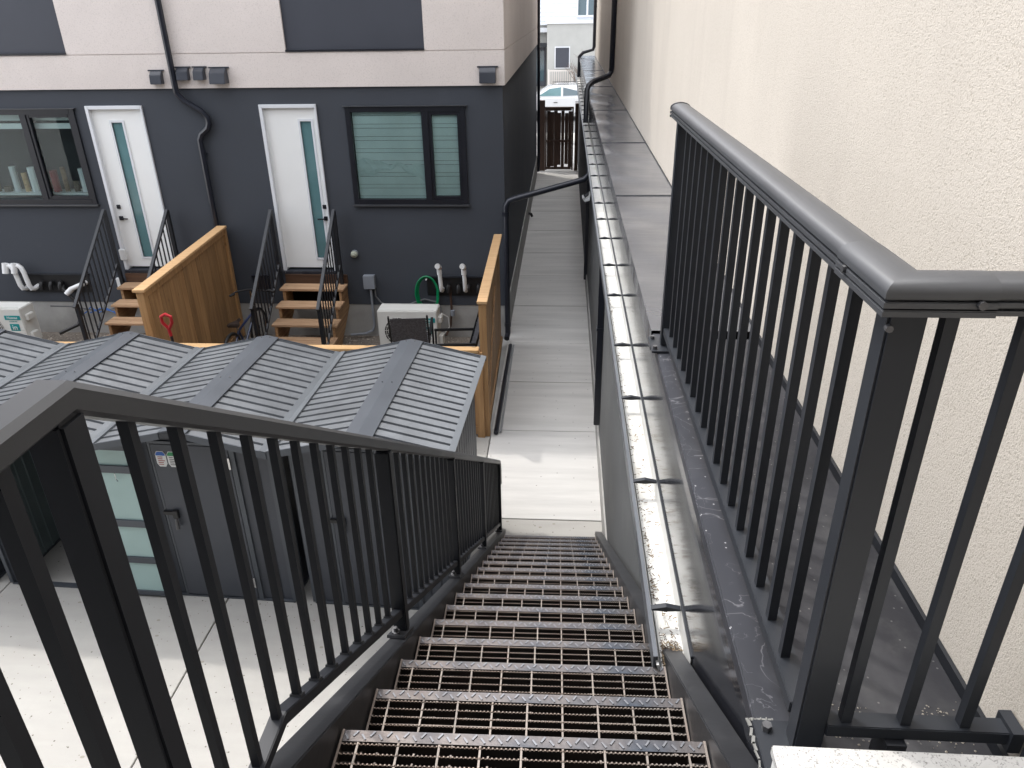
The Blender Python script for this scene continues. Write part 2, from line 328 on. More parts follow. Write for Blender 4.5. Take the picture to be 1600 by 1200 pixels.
def thing(name, label, cat, loc=(0,0,0), rz=0, group=None):
    o = bpy.data.objects.new(name, None); COL.objects.link(o); o.location = loc; o.rotation_euler = (0, 0, rz); o.empty_display_size = .1
    ABS[o] = Vector(loc); return tag(o, label, cat, group)
def tag(o, label, cat, group=None):
    o['label'] = label; o['category'] = cat
    if group: o['group'] = group
    return o
def kind(o, k): o['kind'] = k; return o
def copy_tree(o, parent=None):
    c = o.copy(); COL.objects.link(c); c.parent = parent
    for ch in list(o.children): copy_tree(ch, c)
    return c
def text(s, size, m, name, parent, at, rot, ext=.0015, align='CENTER', local=True):
    cu = bpy.data.curves.new(name, 'FONT'); cu.body = s; cu.size = size; cu.extrude = ext; cu.align_x = align; cu.align_y = 'CENTER'
    t = bpy.data.objects.new(name, cu); COL.objects.link(t)
    bpy.context.view_layer.update()
    me = bpy.data.meshes.new_from_object(t.evaluated_get(bpy.context.evaluated_depsgraph_get())); bpy.data.objects.remove(t)
    me.materials.clear(); me.materials.append(M[m]); o = inst(name, me, parent, at, local); o.rotation_euler = rot; return o
def arc(c, r, a0, a1, n, plane='yz'):
    out = []
    for i in range(n+1):
        a = math.radians(a0+(a1-a0)*i/n); u, v = r*math.cos(a), r*math.sin(a)
        out.append({'yz': (c[0], c[1]+u, c[2]+v), 'xz': (c[0]+u, c[1], c[2]+v), 'xy': (c[0]+u, c[1]+v, c[2])}[plane])
    return out
# ================================================================== SETTING
g = MB().box(-60, 60, -30, 34.0, GROUND-.30, GROUND-.05); kind(g.build('ground', 'pale_ground'), 'structure')
kind(MB().box(-150, 150, 34.0, 46.0, GROUND-.40, GROUND-.18).build('road', 'asphalt'), 'structure')
kind(MB().box(-150, 150, 46.0, 300, GROUND-.30, GROUND-.06).build('far_ground', 'pale_ground'), 'structure')
kind(MB().box(-16, -.95, 8.17, 11.4, GROUND-.05, GROUND-.03).build('gravel_yard', 'gravel_soil'), 'structure')
# walkway slabs between the two buildings
walk = kind(MB().box(-.95, .47, 6.4, 26.0, GROUND-.05, GROUND-.035).build('walkway', 'foundation'), 'structure')
ys = [6.43, 8.28, 9.67, 11.08, 12.76, 14.46, 16.05, 17.9, 19.8, 21.6, 23.5, 25.2]
for i in range(len(ys)-1):
    MB().box(-.86, .455, ys[i]+.005, ys[i+1]-.005, GROUND-.035, GROUND+random.uniform(-.002, .002)).build('slab', 'concrete_walk', walk, bevel=.004)
# patio slabs
patio = kind(MB().box(-16, .75, -8, 8.15, GROUND-.05, GROUND-.035).build('patio', 'foundation'), 'structure')
xs = [-9.6, -7.4, -5.18, -3.01, -.865, .47]
yp = [-3.6, 1.2, 6.43, 8.15]
for i in range(len(xs)-1):
    for j in range(len(yp)-1):
        MB().box(xs[i]+.005, xs[i+1]-.005, yp[j]+.005, yp[j+1]-.005, GROUND-.035, GROUND+random.uniform(-.002, .002)).build('slab', 'concrete', patio, bevel=.004)
# pebbles by the house wall
pb = MB()
for i in range(1500):
    x = random.uniform(-9.5, -1.0); y = random.uniform(9.6, 11.3); r = random.uniform(.008, .026); a = random.random()*6
    pts = [(x+r*math.cos(a+k*2.1)*random.uniform(.7, 1.2), y+r*math.sin(a+k*2.1)*random.uniform(.7, 1.2), GROUND-.03) for k in range(3)]
    pb.add(pts+[(x, y, GROUND-.03+r*.9)], [(0,1,2),(0,1,3),(1,2,3),(2,0,3)])
kind(tag(pb.build('pebbles', 'pebble'), 'loose pebbles on the soil along the dark house wall', 'gravel'), 'stuff')
# ================================================================== DARK TOWNHOUSE
WX0 = .94
FY = 11.35; CX = -.885; ZB = -.965
house = thing('townhouse', 'dark charcoal townhouse with beige stucco upper storey, white doors and black windows', 'house', (-5, FY, GROUND))
def wall_with_holes(mb, x0, x1, z0, z1, y0, y1, holes):
    xsn = sorted({x0, x1} | {h[0] for h in holes} | {h[1] for h in holes}); zsn = sorted({z0, z1} | {h[2] for h in holes} | {h[3] for h in holes})
    vi = {}; key = lambda i, j, y: vi.setdefault((i, j, y), len(vi))
    faces = []; solid = lambda i, j: 0 <= i < len(xsn)-1 and 0 <= j < len(zsn)-1 and not any(h[0] <= (xsn[i]+xsn[i+1])/2 <= h[1] and h[2] <= (zsn[j]+zsn[j+1])/2 <= h[3] for h in holes)
    for i in range(len(xsn)-1):
        for j in range(len(zsn)-1):
            if not solid(i, j): continue
            faces.append((key(i,j,y0), key(i+1,j,y0), key(i+1,j+1,y0), key(i,j+1,y0)))
            faces.append((key(i,j,y1), key(i,j+1,y1), key(i+1,j+1,y1), key(i+1,j,y1)))
            for (di, dj, a, b) in ((-1,0,(i,j),(i,j+1)),(1,0,(i+1,j),(i+1,j+1)),(0,-1,(i,j),(i+1,j)),(0,1,(i,j+1),(i+1,j+1))):
                if not solid(i+di, j+dj): faces.append((key(*a,y0), key(*b,y0), key(*b,y1), key(*a,y1)))
    inv = sorted(vi, key=vi.get); mb.add([(xsn[i], y, zsn[j]) for (i, j, y) in inv], faces); return mb
D2 = (-4.45, -3.60, -3.70, -1.195); D1 = (-7.08, -6.21, -3.70, -1.195)
W2 = (-3.18, -1.43, -2.64, -1.235); W1 = (-9.75, -7.26, -2.64, -1.235)
wl = MB(); wall_with_holes(wl, -16, CX, -4.27, ZB, FY, FY+.25, [D1, D2, W1, W2])
wl.box(CX-.25, CX, FY+.252, 25.0, -4.27, ZB); wl.build('wall', 'stucco_dark', house)
MB().box(-16, CX-.004, FY+.012, FY+.25, GROUND-.05, -4.272).box(CX-.25, CX+.02, FY+.252, 25.0, GROUND-.05, -4.272).build('foundation', 'foundation', house)
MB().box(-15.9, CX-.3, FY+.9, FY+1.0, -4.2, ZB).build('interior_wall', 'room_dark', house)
# upper beige storey stands 35 mm proud, with recessed joints
ub = MB(); TOP = 6.5
P2 = (-3.93, -1.96); P1 = (-10.2, -7.14); P3 = (-15.0, -12.5)
J = -.505
ub.box(-16, CX+.035, FY-.035, FY+.25, ZB, J-.006)
ub.box(-16, CX+.025, FY-.022, FY+.25, J-.006, J+.006)
segs = [(-16, P1[0]), (P1[1], P2[0]), (P2[1], CX+.035)]
for a, b in segs: ub.box(a, b, FY-.035, FY+.25, J+.006, TOP)
ub.box(CX-.25, CX+.035, FY+.252, 25.0, ZB, J-.006).box(CX-.25, CX+.025, FY+.252, 25.0, J-.006, J+.006).box(CX-.25, CX+.035, FY+.252, 25.0, J+.006, TOP)
ub.build('upper_wall', 'stucco_beige', house)
MB().box(-16, CX+.06, FY-.06, 25.03, TOP, TOP+.12).build('roof', 'spout', house)
for a, b in (P1, P2):
    p = MB().box(a, b, FY+.0, FY+.25, J+.006, TOP).build('recessed_panel', 'panel_dark', house)
    MB().box(a-.0, b+.0, FY-.05, FY-.002, J+.0065, J+.03).build('drip_trim', 'frame_black', p)
# doors
def door(x0, x1, flip):
    z0, z1 = -3.70, -1.195; t = .05
    fr = MB().box(x0, x0+t, FY-.03, FY+.12, z0, z1).box(x1-t*.5, x1, FY-.03, FY+.12, z0, z1).box(x0+t, x1-t*.5, FY-.03, FY+.12, z1-t, z1)
    d = MB(); a, b = x0+t, x1-t*.5; yy = FY+.03
    gx = (a+.27, a+.42) if not flip else (b-.36, b-.21)
    if not flip: gx = (a+.28, a+.445)
    else: gx = (b-.255, b-.09)
    wall_with_holes(d, a, b, z0+.04, z1-t, yy, yy+.045, [(gx[0], gx[1], z0+.20, z1-.24)])
    dd = d.build('door', 'door_white', house)
    fr.build('door_frame', 'trim_white', dd, bevel=.004)
    q = .03; e = MB()
    e.box(gx[0]-q, gx[0], yy-.012, yy+.02, z0+.17, z1-.21).box(gx[1], gx[1]+q, yy-.012, yy+.02, z0+.17, z1-.21).box(gx[0], gx[1], yy-.012, yy+.02, z1-.24, z1-.21).box(gx[0], gx[1], yy-.012, yy+.02, z0+.17, z0+.20)
    e.build('glass_trim', 'trim_white', dd)
    MB().box(gx[0], gx[1], yy+.015, yy+.03, z0+.20, z1-.24).build('glass_strip', 'glass_teal', dd)
    hx = a+.07 if not flip else b-.045; s = 1 if not flip else -1
    MB().box(hx-.028, hx+.028, yy-.02, yy, z0+.98, z0+1.04).build('deadbolt', 'frame_black', dd, bevel=.003)
    MB().box(hx-.03, hx+.03, yy-.02, yy, z0+.80, z0+.86).bar((hx, yy-.045, z0+.83), (hx+s*.12, yy-.045, z0+.825), .02, .016).bar((hx, yy-.05, z0+.83), (hx, yy, z0+.83), .02, .02).build('handle', 'frame_black', dd)
    MB().box(x0, x1, FY-.06, FY+.12, z0-.04, z0-.002).build('sill', 'cap_near', dd)
door(D1[0], D1[1], False); door(D2[0], D2[1], True)
# windows
def window(x0, x1, z0, z1, mull, blind):
    t = .075; f = MB()
    f.box(x0, x0+t, FY-.03, FY+.10, z0, z1).box(x1-t, x1, FY-.03, FY+.10, z0, z1).box(x0+t, x1-t, FY-.03, FY+.10, z1-t, z1).box(x0+t, x1-t, FY-.03, FY+.10, z0, z0+t)
    f.box(mull-.05, mull+.05, FY-.03, FY+.10, z0+t, z1-t)
    wd = f.build('window', 'frame_black', house, bevel=.004)
    a, b, c, d_ = mull+.05, x1-t, z0+t, z1-t; q = .045
    MB().box(a, a+q, FY-.015, FY+.05, c, d_).box(b-q, b, FY-.015, FY+.05, c, d_).box(a+q, b-q, FY-.015, FY+.05, c, c+q).box(a+q, b-q, FY-.015, FY+.05, d_-q, d_).build('sash', 'frame_black', wd, bevel=.005)
    MB().box(x0+t, mull-.05, FY+.03, FY+.036, c, d_).build('pane', 'glass', wd)
    MB().box(a+q, b-q, FY+.02, FY+.026, c+q, d_-q).build('pane', 'glass', wd)
    MB().box(x0-.03, x1+.03, FY-.055, FY-.0, z1+.002, z1+.012).build('drip_cap', 'rail_cap', wd)
    MB().box(x0-.02, x1+.02, FY-.06, FY-.0, z0-.028, z0-.002).build('sill', 'rail_cap', wd, bevel=.004)
    if blind:
        for (l, r) in ((x0+t+.005, mull-.052), (a, b)):
            z = d_; k = 0
            while z > c+.03:
                h = .115 if k % 2 else .055
                MB().box(l, r, FY+.055-.004*(k % 2), FY+.060, z-h, z-.003).build('blind_slat', 'blind', wd); z -= h+.002; k += 1
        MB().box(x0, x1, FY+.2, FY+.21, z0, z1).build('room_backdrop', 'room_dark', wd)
        # crumpled plastic film hanging low behind the big pane
        fm = MB(); n = 12; X0, X1 = x0+t+.02, mull-.06
        top = [(-2.02+.03*math.sin(i*1.9)+.07*math.exp(-((i-2)/1.2)**2)-.004*i) for i in range(n+1)]
        vs = []; fs = []
        for i in range(n+1):
            x = X0+(X1-X0)*i/n
            for j in range(4): vs.append((x, FY+.044+.004*math.sin(i*2.3+j*1.7), top[i]-j*(.05+.03*math.sin(i*.55+1))))
        for i in range(n):
            for j in range(3): a_ = i*4+j; fs.append((a_, a_+1, a_+5, a_+4))
        fm.add(vs, fs); fm.build('plastic_film', 'film', wd)
    else:
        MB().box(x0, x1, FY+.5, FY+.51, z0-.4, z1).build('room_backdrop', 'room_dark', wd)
        for k in range(2):
            for (l, r) in ((x0+t, mull-.05), (a, b)): MB().box(l, r, FY+.12, FY+.13, d_-.10-k*.12, d_-.02-k*.12).build('blind_slat', 'label_white', wd)
        MB().box(x0+.1, x1-.1, FY+.15, FY+.48, z0+.10, z0+.13).build('counter', 'label_white', wd)
        for k in range(14):
            x = x0+.2+k*.165; hh = random.uniform(.06, .42); rr = random.uniform(.035, .085)
            MB().tube([(x, FY+.30, z0+.13), (x, FY+.30, z0+.13+hh)], rr, 10).build('counter_item', ['label_white', 'wood_side', 'red_plastic', 'wood_side', 'litter', 'pvc', 'wood_cap'][k % 7], wd)
window(*W2, -2.02, True); window(*W1, -8.08, False)
# vent hoods
def hood(x, z, wdt, h, dep):
    y = FY-.035
    m = MB(); m.prism([(y, z), (y, z+h), (y-dep*.35, z+h), (y-dep*.8, z+h*.72), (y-dep, z)], x-wdt/2, x+wdt/2, 0)
    v = m.build('vent_hood', 'hood', house, bevel=.006)
    MB().box(x-wdt/2-.03, x+wdt/2+.03, y-.03, y, z+h+.002, z+h+.02).build('flashing', 'hood', v)
hood(-5.86, -.90, .17, .17, .10); hood(-5.46, -.85, .17, .16, .10); hood(-5.215, -.85, .15, .16, .12); hood(-4.93, -.90, .23, .20, .16); hood(-1.085, -.93, .23, .20, .10)
# downspout on the facade, jogging round the storey step
def rspout(name, pts, wd, parent, m='spout', n=4):
    return MB().sweep(pts, [(-wd/2, -wd*.36), (wd/2, -wd*.36), (wd/2, wd*.36), (-wd/2, wd*.36)]).build(name, m, parent, bevel=.006)
sp = MB().tube([(-5.60, FY-.10, 4.9), (-5.60, FY-.10, -.93), (-5.60, FY-.09, -1.02)] + [(-5.52, FY-.07, -1.13), (-5.30, FY-.06, -1.27), (-5.22, FY-.06, -1.36), (-5.215, FY-.06, -1.44), (-5.25, FY-.06, -1.52), (-5.36, FY-.06, -1.60), (-5.40, FY-.06, -1.68), (-5.40, FY-.06, -1.80), (-5.40, FY-.06, -4.5)], .045, 8)
s_ = sp.build('downspout', 'spout', house, smooth=True)
for z in (3.2, 1.0, -.75, -1.9, -3.3): MB().box(-5.66 if z > -1 else -5.46, -5.54 if z > -1 else -5.34, FY-.035 if z > -1 else FY-.03, FY-.012, z, z+.03).build('strap', 'spout', s_)
MB().tube([(CX+.07, 24.7, 4.9), (CX+.07, 24.7, GROUND+.1)], .045, 8).build('downspout', 'spout', house, smooth=True)
MB().box(-4.98, -4.72, FY-.03, FY, -3.98, -3.80).box(-5.0, -4.70, FY-.045, FY, -3.80, -3.785).build('wall_vent', 'spout', house)
rear = thing('rear_house', 'charcoal townhouse behind the viewer that the stair landing is fixed to', 'house', (-6, -1.4, GROUND))
MB().box(-16, WX0, -1.6, -1.21, GROUND-.05, -1.0).build('wall', 'stucco_dark', rear)
MB().box(-16, WX0, -1.6, -1.19, -.999, 4.6).build('upper_wall', 'stucco_dark', rear)
# ================================================================== ALLEY-SIDE GARAGE / CREAM BUILDING
WX = .95; DZ = -1.45; FX = .455
cream = thing('cream_building', 'tall cream stucco building wall rising along the right side of the stairs', 'building', (2, 10, DZ))
MB().box(WX, WX+.3, -3, 27.0, DZ-.1, 4.6).build('wall', 'stucco_near', cream)
MB().box(WX-.012, WX-.001, -3, 27.0, DZ+.003, DZ+.035).build('base_flashing', 'rail_black', cream)
gar = thing('garage_building', 'low grey garage wing with black sheet metal parapet beside the walkway', 'building', (.7, 10, GROUND))
MB().box(FX+.012, WX+.3, -1.2, 14.2, GROUND-.05, -2.13).build('wall', 'garage_grey', gar)
MB().box(FX+.012, WX+.3, 14.203, 27.0, GROUND-.05, -2.13).build('wall', 'garage_navy', gar)
MB().box(FX-.006, FX+.011, 5.0, 14.1, GROUND-.04, -4.52).build('foundation', 'foundation', gar)
MB().box(FX, WX+.298, -1.2, 27.0, -2.128, DZ-.03).build('fascia', 'fascia_metal', gar)
MB().box(FX+.12, WX-.002, -1.2, 3.42, DZ-.029, DZ+.0).build('roof_deck', 'membrane', gar)
MB().box(FX-.012, FX+.119, -.2, 3.44, DZ-.029, DZ+.018).build('parapet_cap', 'cap_near', gar, bevel=.004)
MB().box(FX-.010, FX-.002, -.2, 3.44, DZ-.08, DZ-.030).build('drip_edge', 'fascia_metal', gar)
cs = [3.445, 6.40, 9.17, 12.3, 16.2, 20.5, 27.0]
for i in range(len(cs)-1):
    m = MB(); x0, x1, y0, y1 = FX-.016, WX-.002, cs[i]+.002, cs[i+1]-.002
    nx, ny = 10, int((y1-y0)/.12); vs = []
    for a in range(nx+1):
        for b in range(ny+1):
            x = x0+(x1-x0)*a/nx; y = y0+(y1-y0)*b/ny; e = math.sin(math.pi*a/nx)*min(1, b/4, (ny-b)/4)
            vs.append((x, y, DZ+.03+e*(.006*math.sin(y*5.1+x*3)+.004*math.sin(y*9.7+x*11+i)) - (x-x0)*.0))
    fs = [(a*(ny+1)+b, (a+1)*(ny+1)+b, (a+1)*(ny+1)+b+1, a*(ny+1)+b+1) for a in range(nx) for b in range(ny)]
    m.add(vs, fs); m.box(x0, x0+.004, y0, y1, DZ-.075, DZ+.028)
    c = m.build('cap_sheet', 'cap_metal', gar, smooth=True)
    if i: MB().box(x0-.002, x1, y0-.012, y0+.012, DZ+.031, DZ+.036).build('seam', 'rail_charcoal', c)
sn = MB()
for k in range(420):
    x = random.choice((.66, .86))+random.gauss(0, .035); y = random.choice((1.10, 1.20, 1.24))+random.gauss(0, .018); r = random.uniform(.0008, .0035)
    sn.add([(x+r*math.cos(j*1.05)*random.uniform(.6, 1.3), y+r*math.sin(j*1.05)*random.uniform(.6, 1.3), DZ+.0015) for j in range(6)]+[(x, y, DZ+.004)], [(j, (j+1) % 6, 6) for j in range(6)])
kind(sn.build('sand_grit', 'sand', gar), 'stuff')
# gutter
GZ = -1.957
gut = thing('rain_gutter', 'long open rain gutter with pale inside running down the black parapet', 'gutter', (.4, 10, GZ))
prof = [(.335, GZ), (.335, GZ-.018), (.345, GZ-.05), (.36, GZ-.095), (.452, GZ-.095), (.452, GZ)]
tr = MB(); inn = [(.338, GZ), (.340, GZ-.018), (.351, GZ-.05), (.364, GZ-.090), (.449, GZ-.090), (.449, GZ)]
tr.prism(prof+inn[::-1], 1.875, 27.0, 1)
tr.build('trough', 'gutter_in', gut)
MB().box(.326, .341, 1.875, 27.0, GZ-.012, GZ+.006).box(.3265, .3345, 1.875, 27.0, GZ-.06, GZ-.013).build('outer_lip', 'gutter_lip', gut)
MB().box(.3345, .360, 1.875, 27.0, GZ-.094, GZ-.0605).build('outer_face', 'garage_grey', gut)
MB().box(.449, .4545, 1.875, 27.0, GZ-.001, GZ+.012).build('back_flange', 'rail_charcoal', gut)
MB().prism([(.336, GZ-.02), (.360, GZ-.098), (.4525, GZ-.098), (.4525, GZ-.088), (.366, GZ-.088), (.345, GZ-.02)], 1.862, 1.874, 1).build('end_lip', 'gutter_in', gut)
hy = [2.115, 2.936, 3.765, 4.506, 5.45, 6.2, 7.03, 7.755, 8.47, 9.26, 10.0]; y = 10.8
while y < 26.5: hy.append(y); y += .78
hm = mesh('hanger', MB().prism([(.341, .0), (.395, .012), (.448, .0), (.448, -.006), (.395, -.010), (.341, -.006)], -.011, .011, 1), M['rail_charcoal'])
for y in hy: inst('hanger', hm, gut, (0, y, GZ-.0))
lt = MB()
def chip(mb, x, y, z, L, wd, rz, tilt):
    R = Matrix.Rotation(rz, 3, 'Z') @ Matrix.Rotation(tilt, 3, 'Y'); mb.obox((x, y, z), L, wd, .002, R)
for i in range(620):
    c = random.random()
    if c < .55: y = 1.93+abs(random.gauss(0, .06)); x = random.uniform(.37, .44)
    elif c < .70: y = 2.25+abs(random.gauss(0, .30)); x = .366+abs(random.gauss(0, .012))
    else: y = random.uniform(2.2, 6.2); x = .366+abs(random.gauss(0, .010))
    chip(lt, min(x, .445), y, GZ-.086+random.uniform(0, .014), random.uniform(.003, .014), random.uniform(.001, .003), random.random()*3.14, random.uniform(-.5, .5))
kind(tag(lt.build('leaf_litter', 'litter'), 'brown dead leaf litter and twigs lying in the open gutter', 'leaf litter'), 'stuff')
lp = MB()
for i in range(240):
    y = 1.90+abs(random.gauss(0, .05)) if i < 150 else random.uniform(1.9, 3.6)
    chip(lp, random.uniform(.372, .442), y, GZ-.080+random.uniform(0, .016), random.uniform(.005, .024), random.uniform(.001, .004), random.random()*3.14, random.uniform(-.6, .6))
kind(tag(lp.build('dry_needles', 'litter_pale'), 'pale dry needles and seed husks piled at the open gutter end', 'needles'), 'stuff')
# downspouts on the garage side, cross pipe, flood lamp
def spout(label, pts, r=.036, straps=(), grp=None, nm='downspout'):
    t = thing(nm, label, 'downspout', pts[-1] if pts[-1][2] < pts[0][2] else pts[0], 0, grp)
    MB().tube(pts, r, 8).build('pipe', 'spout', t, smooth=True)
    for p in straps: MB().tube([(p[0], p[1], p[2]), (p[0], p[1], p[2]+.03)], r+.006, 8).build('strap', 'spout', t)
    return t
spout('black downspout on the cream wall that jogs over the roof into the gutter, nearer one', [(.90, 16.0, 4.5), (.90, 16.0, -1.05), (.89, 16.0, -1.14), (.84, 15.9, -1.20), (.52, 15.45, -1.27), (.44, 15.35, -1.33), (.41, 15.3, -1.42), (.40, 15.2, -1.98)], .05, [(.90, 16.0, 1.0)])
spout('farther black downspout bending from the cream wall to the gutter', [(.89, 26.2, 4.5), (.89, 26.2, -1.12), (.86, 26.2, -1.20), (.55, 26.1, -1.28), (.43, 26.1, -1.40), (.42, 26.0, -2.0)], .05, [(.89, 26.2, 0)])
b = thing('downspout', 'straight black downspout on the grey garage wall near the bottom of the stairs', 'downspout', (.42, 7.8, -4.4))
MB().box(.395, .462, 7.74, 7.82, -4.40, -2.05).build('pipe', 'spout', b, bevel=.006)
MB().box(.388, .463, 7.732, 7.828, -3.2, -3.17).build('strap', 'spout', b)
b = thing('downspout', 'short black downspout on the garage wall beyond the flood lamp', 'downspout', (.43, 13.8, -4.6))
MB().box(.405, .464, 13.7, 13.78, -4.62, -2.05).build('pipe', 'spout', b, bevel=.006)
MB().box(.398, .465, 13.69, 13.79, -3.2, -3.17).build('strap', 'spout', b)
cp = thing('overflow_pipe', 'black pipe crossing the walkway from the gutter down to the house corner', 'pipe', (-.86, 11.2, GROUND))
MB().tube([(.38, 11.33, -2.05), (.37, 11.33, -2.20), (.30, 11.32, -2.27), (-.72, 11.22, -2.53), (-.81, 11.20, -2.56), (-.855, 11.19, -2.64), (-.86, 11.19, -4.58), (-.86, 11.16, -4.68), (-.87, 11.05, -4.72)], .045, 10).build('pipe', 'spout', cp, smooth=True)
MB().tube([(-.86, 11.19, -2.72), (-.86, 11.19, -2.78)], .052, 10).build('collar', 'spout', cp)
MB().tube([(-.86, 11.19, -4.50), (-.86, 11.19, -4.56)], .052, 10).build('collar', 'spout', cp)
lp_ = thing('drain_line', 'black and silver drain pipes lying along the foot of the cedar fence', 'pipe', (-.80, 9.6, GROUND))
MB().tube([(-.80, 8.15, GROUND+.035), (-.80, 10.9, GROUND+.035)], .03, 8).build('black_pipe', 'spout', lp_, smooth=True)
MB().tube([(-.745, 8.2, GROUND+.018), (-.755, 10.95, GROUND+.018)], .014, 8).build('silver_pipe', 'silver_pipe', lp_, smooth=True)
fl = thing('flood_lamp', 'small white flood lamp hanging on the garage wall under the gutter', 'lamp', (.42, 11.9, -2.62))
MB().box(.425, .466, 11.86, 11.98, -2.66, -2.54).build('bracket', 'spout', fl)
MB().prism([(.29, -2.66), (.33, -2.72), (.41, -2.70), (.42, -2.60), (.40, -2.585), (.39, -2.67), (.34, -2.69), (.31, -2.645)], 11.82, 12.02, 1).build('shade', 'pvc', fl, bevel=.004)
MB().tube([(.33, 11.92, -2.655), (.39, 11.92, -2.60)], [.03, .02], 8).build('bulb', 'frame_black', fl)
cl = thing('camera_knob', 'small black fitting low on the dark townhouse alley wall', 'wall fitting', (-.86, 19.2, -4.5))
MB().tube([(-.88, 18.6, -4.55), (-.80, 18.6, -4.57), (-.77, 18.6, -4.64)], .035, 8).build('elbow', 'black_plastic', cl)
# ================================================================== STEEL STAIRCASE
NOSE = lambda k: (1.282+.2942*k, -1.620-.1906*k)
def zs(y, off=.045): return -1.620-(y-1.282)*.648+off
stair = thing('steel_staircase', 'steep black steel staircase with rusty open grating treads leading down to the patio', 'staircase', (-.083, 6.2, GROUND))
for x0, x1 in ((-.605, -.538), (.374, .440)):
    pts = [(6.22, GROUND+.004), (6.22, zs(6.22)), (.96, zs(.96)), (.70, zs(.96)), (.70, zs(.96)-.26), (.90, zs(.96)-.28), (5.75, GROUND+.004)]
    MB().prism([p for p in pts], x0, x1, 0).build('stringer', 'stringer', stair, bevel=.003)
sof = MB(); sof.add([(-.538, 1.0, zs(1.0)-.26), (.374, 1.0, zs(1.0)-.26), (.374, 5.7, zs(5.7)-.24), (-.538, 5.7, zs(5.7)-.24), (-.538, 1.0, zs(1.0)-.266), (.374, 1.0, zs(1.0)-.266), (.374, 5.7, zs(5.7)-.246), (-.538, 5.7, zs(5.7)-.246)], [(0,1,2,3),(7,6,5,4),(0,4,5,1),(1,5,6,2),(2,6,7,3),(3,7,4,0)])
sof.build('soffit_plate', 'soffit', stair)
TW = .448
nm = MB()
nm.box(-TW, TW, -.032, 0, -.004, 0).box(-TW, TW, -.005, 0, -.034, -.0042)
lug = MB()
for i in range(42):
    x = -TW+.012+i*(2*TW-.024)/41; a = .95 if i % 2 else -.95
    lug.obox((x, -.0155+.0045*(1 if i % 2 else -1), .0010), .018, .0048, .0036, Matrix.Rotation(a, 3, 'Z'))
lug_me = mesh('raised_lugs', lug, M['worn_steel'])
def worn(name, mb, top, thr=.6):
    me = mesh(name, mb, M[top]); me.materials.append(M['tread_side'])
    for p in me.polygons: p.material_index = 0 if abs(p.normal.z) > thr else 1
    return me
nose_me = worn('nosing', nm, 'tread_plate')
sb = MB(); n = 84; step = 2*TW/n; pr_ = [(-TW, -.026)]; 
top = []
for i in range(n):
    x = -TW+i*step; top += [(x, -.0032), (x+step*.32, .0008), (x+step*.62, .0008)]
top.append((TW, -.004))
# serrated bar: front, back, top and the twist that shows as a pale rope
vs = []; fs = []
for (x, z) in top:
    vs += [(x, -.002, z), (x, .002, z), (x, -.002, -.026), (x, .002, -.026)]
for i in range(len(top)-1):
    a = i*4; b_ = a+4; fs += [(a, a+1, b_+1, b_), (a, a+2, b_+2, b_), (a+1, b_+1, b_+3, a+3)]
sbm = MB().add(vs, fs); bar_me = worn('bearing_bar', sbm, 'tread_bar', .3)
rod_me = worn('cross_rod', MB().box(-.0026, .0026, -.262, -.033, -.0105, -.0005), 'tread_bar')
side = MB()
for sx in (-1, 1): side.box(sx*TW-.003, sx*TW+.003, -.27, 0, -.036, .0035)
side.box(-TW+.0031, TW-.0031, -.270, -.266, -.033, -.002)
side_me = worn('tread', side, 'tread_bar')
rest = MB()
for j in range(4, 9):
    yy = -.040-.0275*j; rest.box(-TW+.004, TW-.004, yy-.002, yy+.002, -.026, .001)
rest_me = worn('inner_bars', rest, 'tread_bar')
for k in range(-1, 17):
    y, z = NOSE(k)
    if k == -1: continue
    t = inst('tread', side_me, stair, (-.082, y, z)); t.rotation_euler = (0, 0, math.radians(.8))
    inst('nosing', nose_me, t, (0, 0, 0), True); kind(inst('raised_lugs', lug_me, t, (0, 0, 0), True), 'stuff')
    for j in range(4): inst('bearing_bar', bar_me, t, (0, -.040-.0275*j, .001), True)
    for j in range(9): inst('cross_rod', rod_me, t, (-.405+.1013*j, 0, -.0), True)
    kind(inst('inner_bars', rest_me, t, (0, 0, 0), True), 'stuff')
# landing we stand on (nose of the landing is just under the frame)
land = MB(); ly, lz = NOSE(-1)
land.box(-.60, .44, -1.2, ly, lz-.005, lz).box(-.605, .44, ly-.008, ly, lz-.16, lz-.006)
land.build('landing_plate', 'tread_plate', stair)
MB().box(-.605, -.545, -1.2, .70, lz-.20, lz-.006).box(.38, .44, -1.2, .69, lz-.20, lz-.006).build('landing_beam', 'stringer', stair)
MB().box(-.60, -.53, -1.15, -1.08, GROUND, lz-.21).box(.37, .44, -1.15, -1.08, GROUND, lz-.21).build('landing_post', 'stringer', stair)
# ---------------- left railing
rl = thing('stair_railing', 'black square bar steel railing on the left side of the grating staircase', 'railing', (-.575, 3, -2.5))
RX = -.580
def zt(y): return -.378-(y-.735)*.652       # top face of hand rail
cw = .026; ch = .038
prf = [(-cw+.006, -ch), (cw-.006, -ch), (cw, -ch+.006), (cw, -.008), (cw-.008, 0), (-cw+.008, 0), (-cw, -.008), (-cw, -ch+.006)]
MB().sweep([(RX, -1.1, -.372), (RX, .735, -.372), (RX, 6.03, -.372-(6.03-.735)*.652), (RX, 6.09, zt(6.09)-.05), (RX, 6.095, zt(6.09)-.25)], prf).build('handrail', 'handrail', rl, smooth=True)
bz = lambda y: -1.455-(y-1.288)*.652
yk = 1.073
bw = .016
MB().sweep([(RX, -1.1, -1.315), (RX, yk, -1.315), (RX, 6.0, bz(6.0))], [(-bw, -.03), (bw, -.03), (bw, 0), (-bw, 0)]).build('bottom_rail', 'rail_black', rl, bevel=.002)
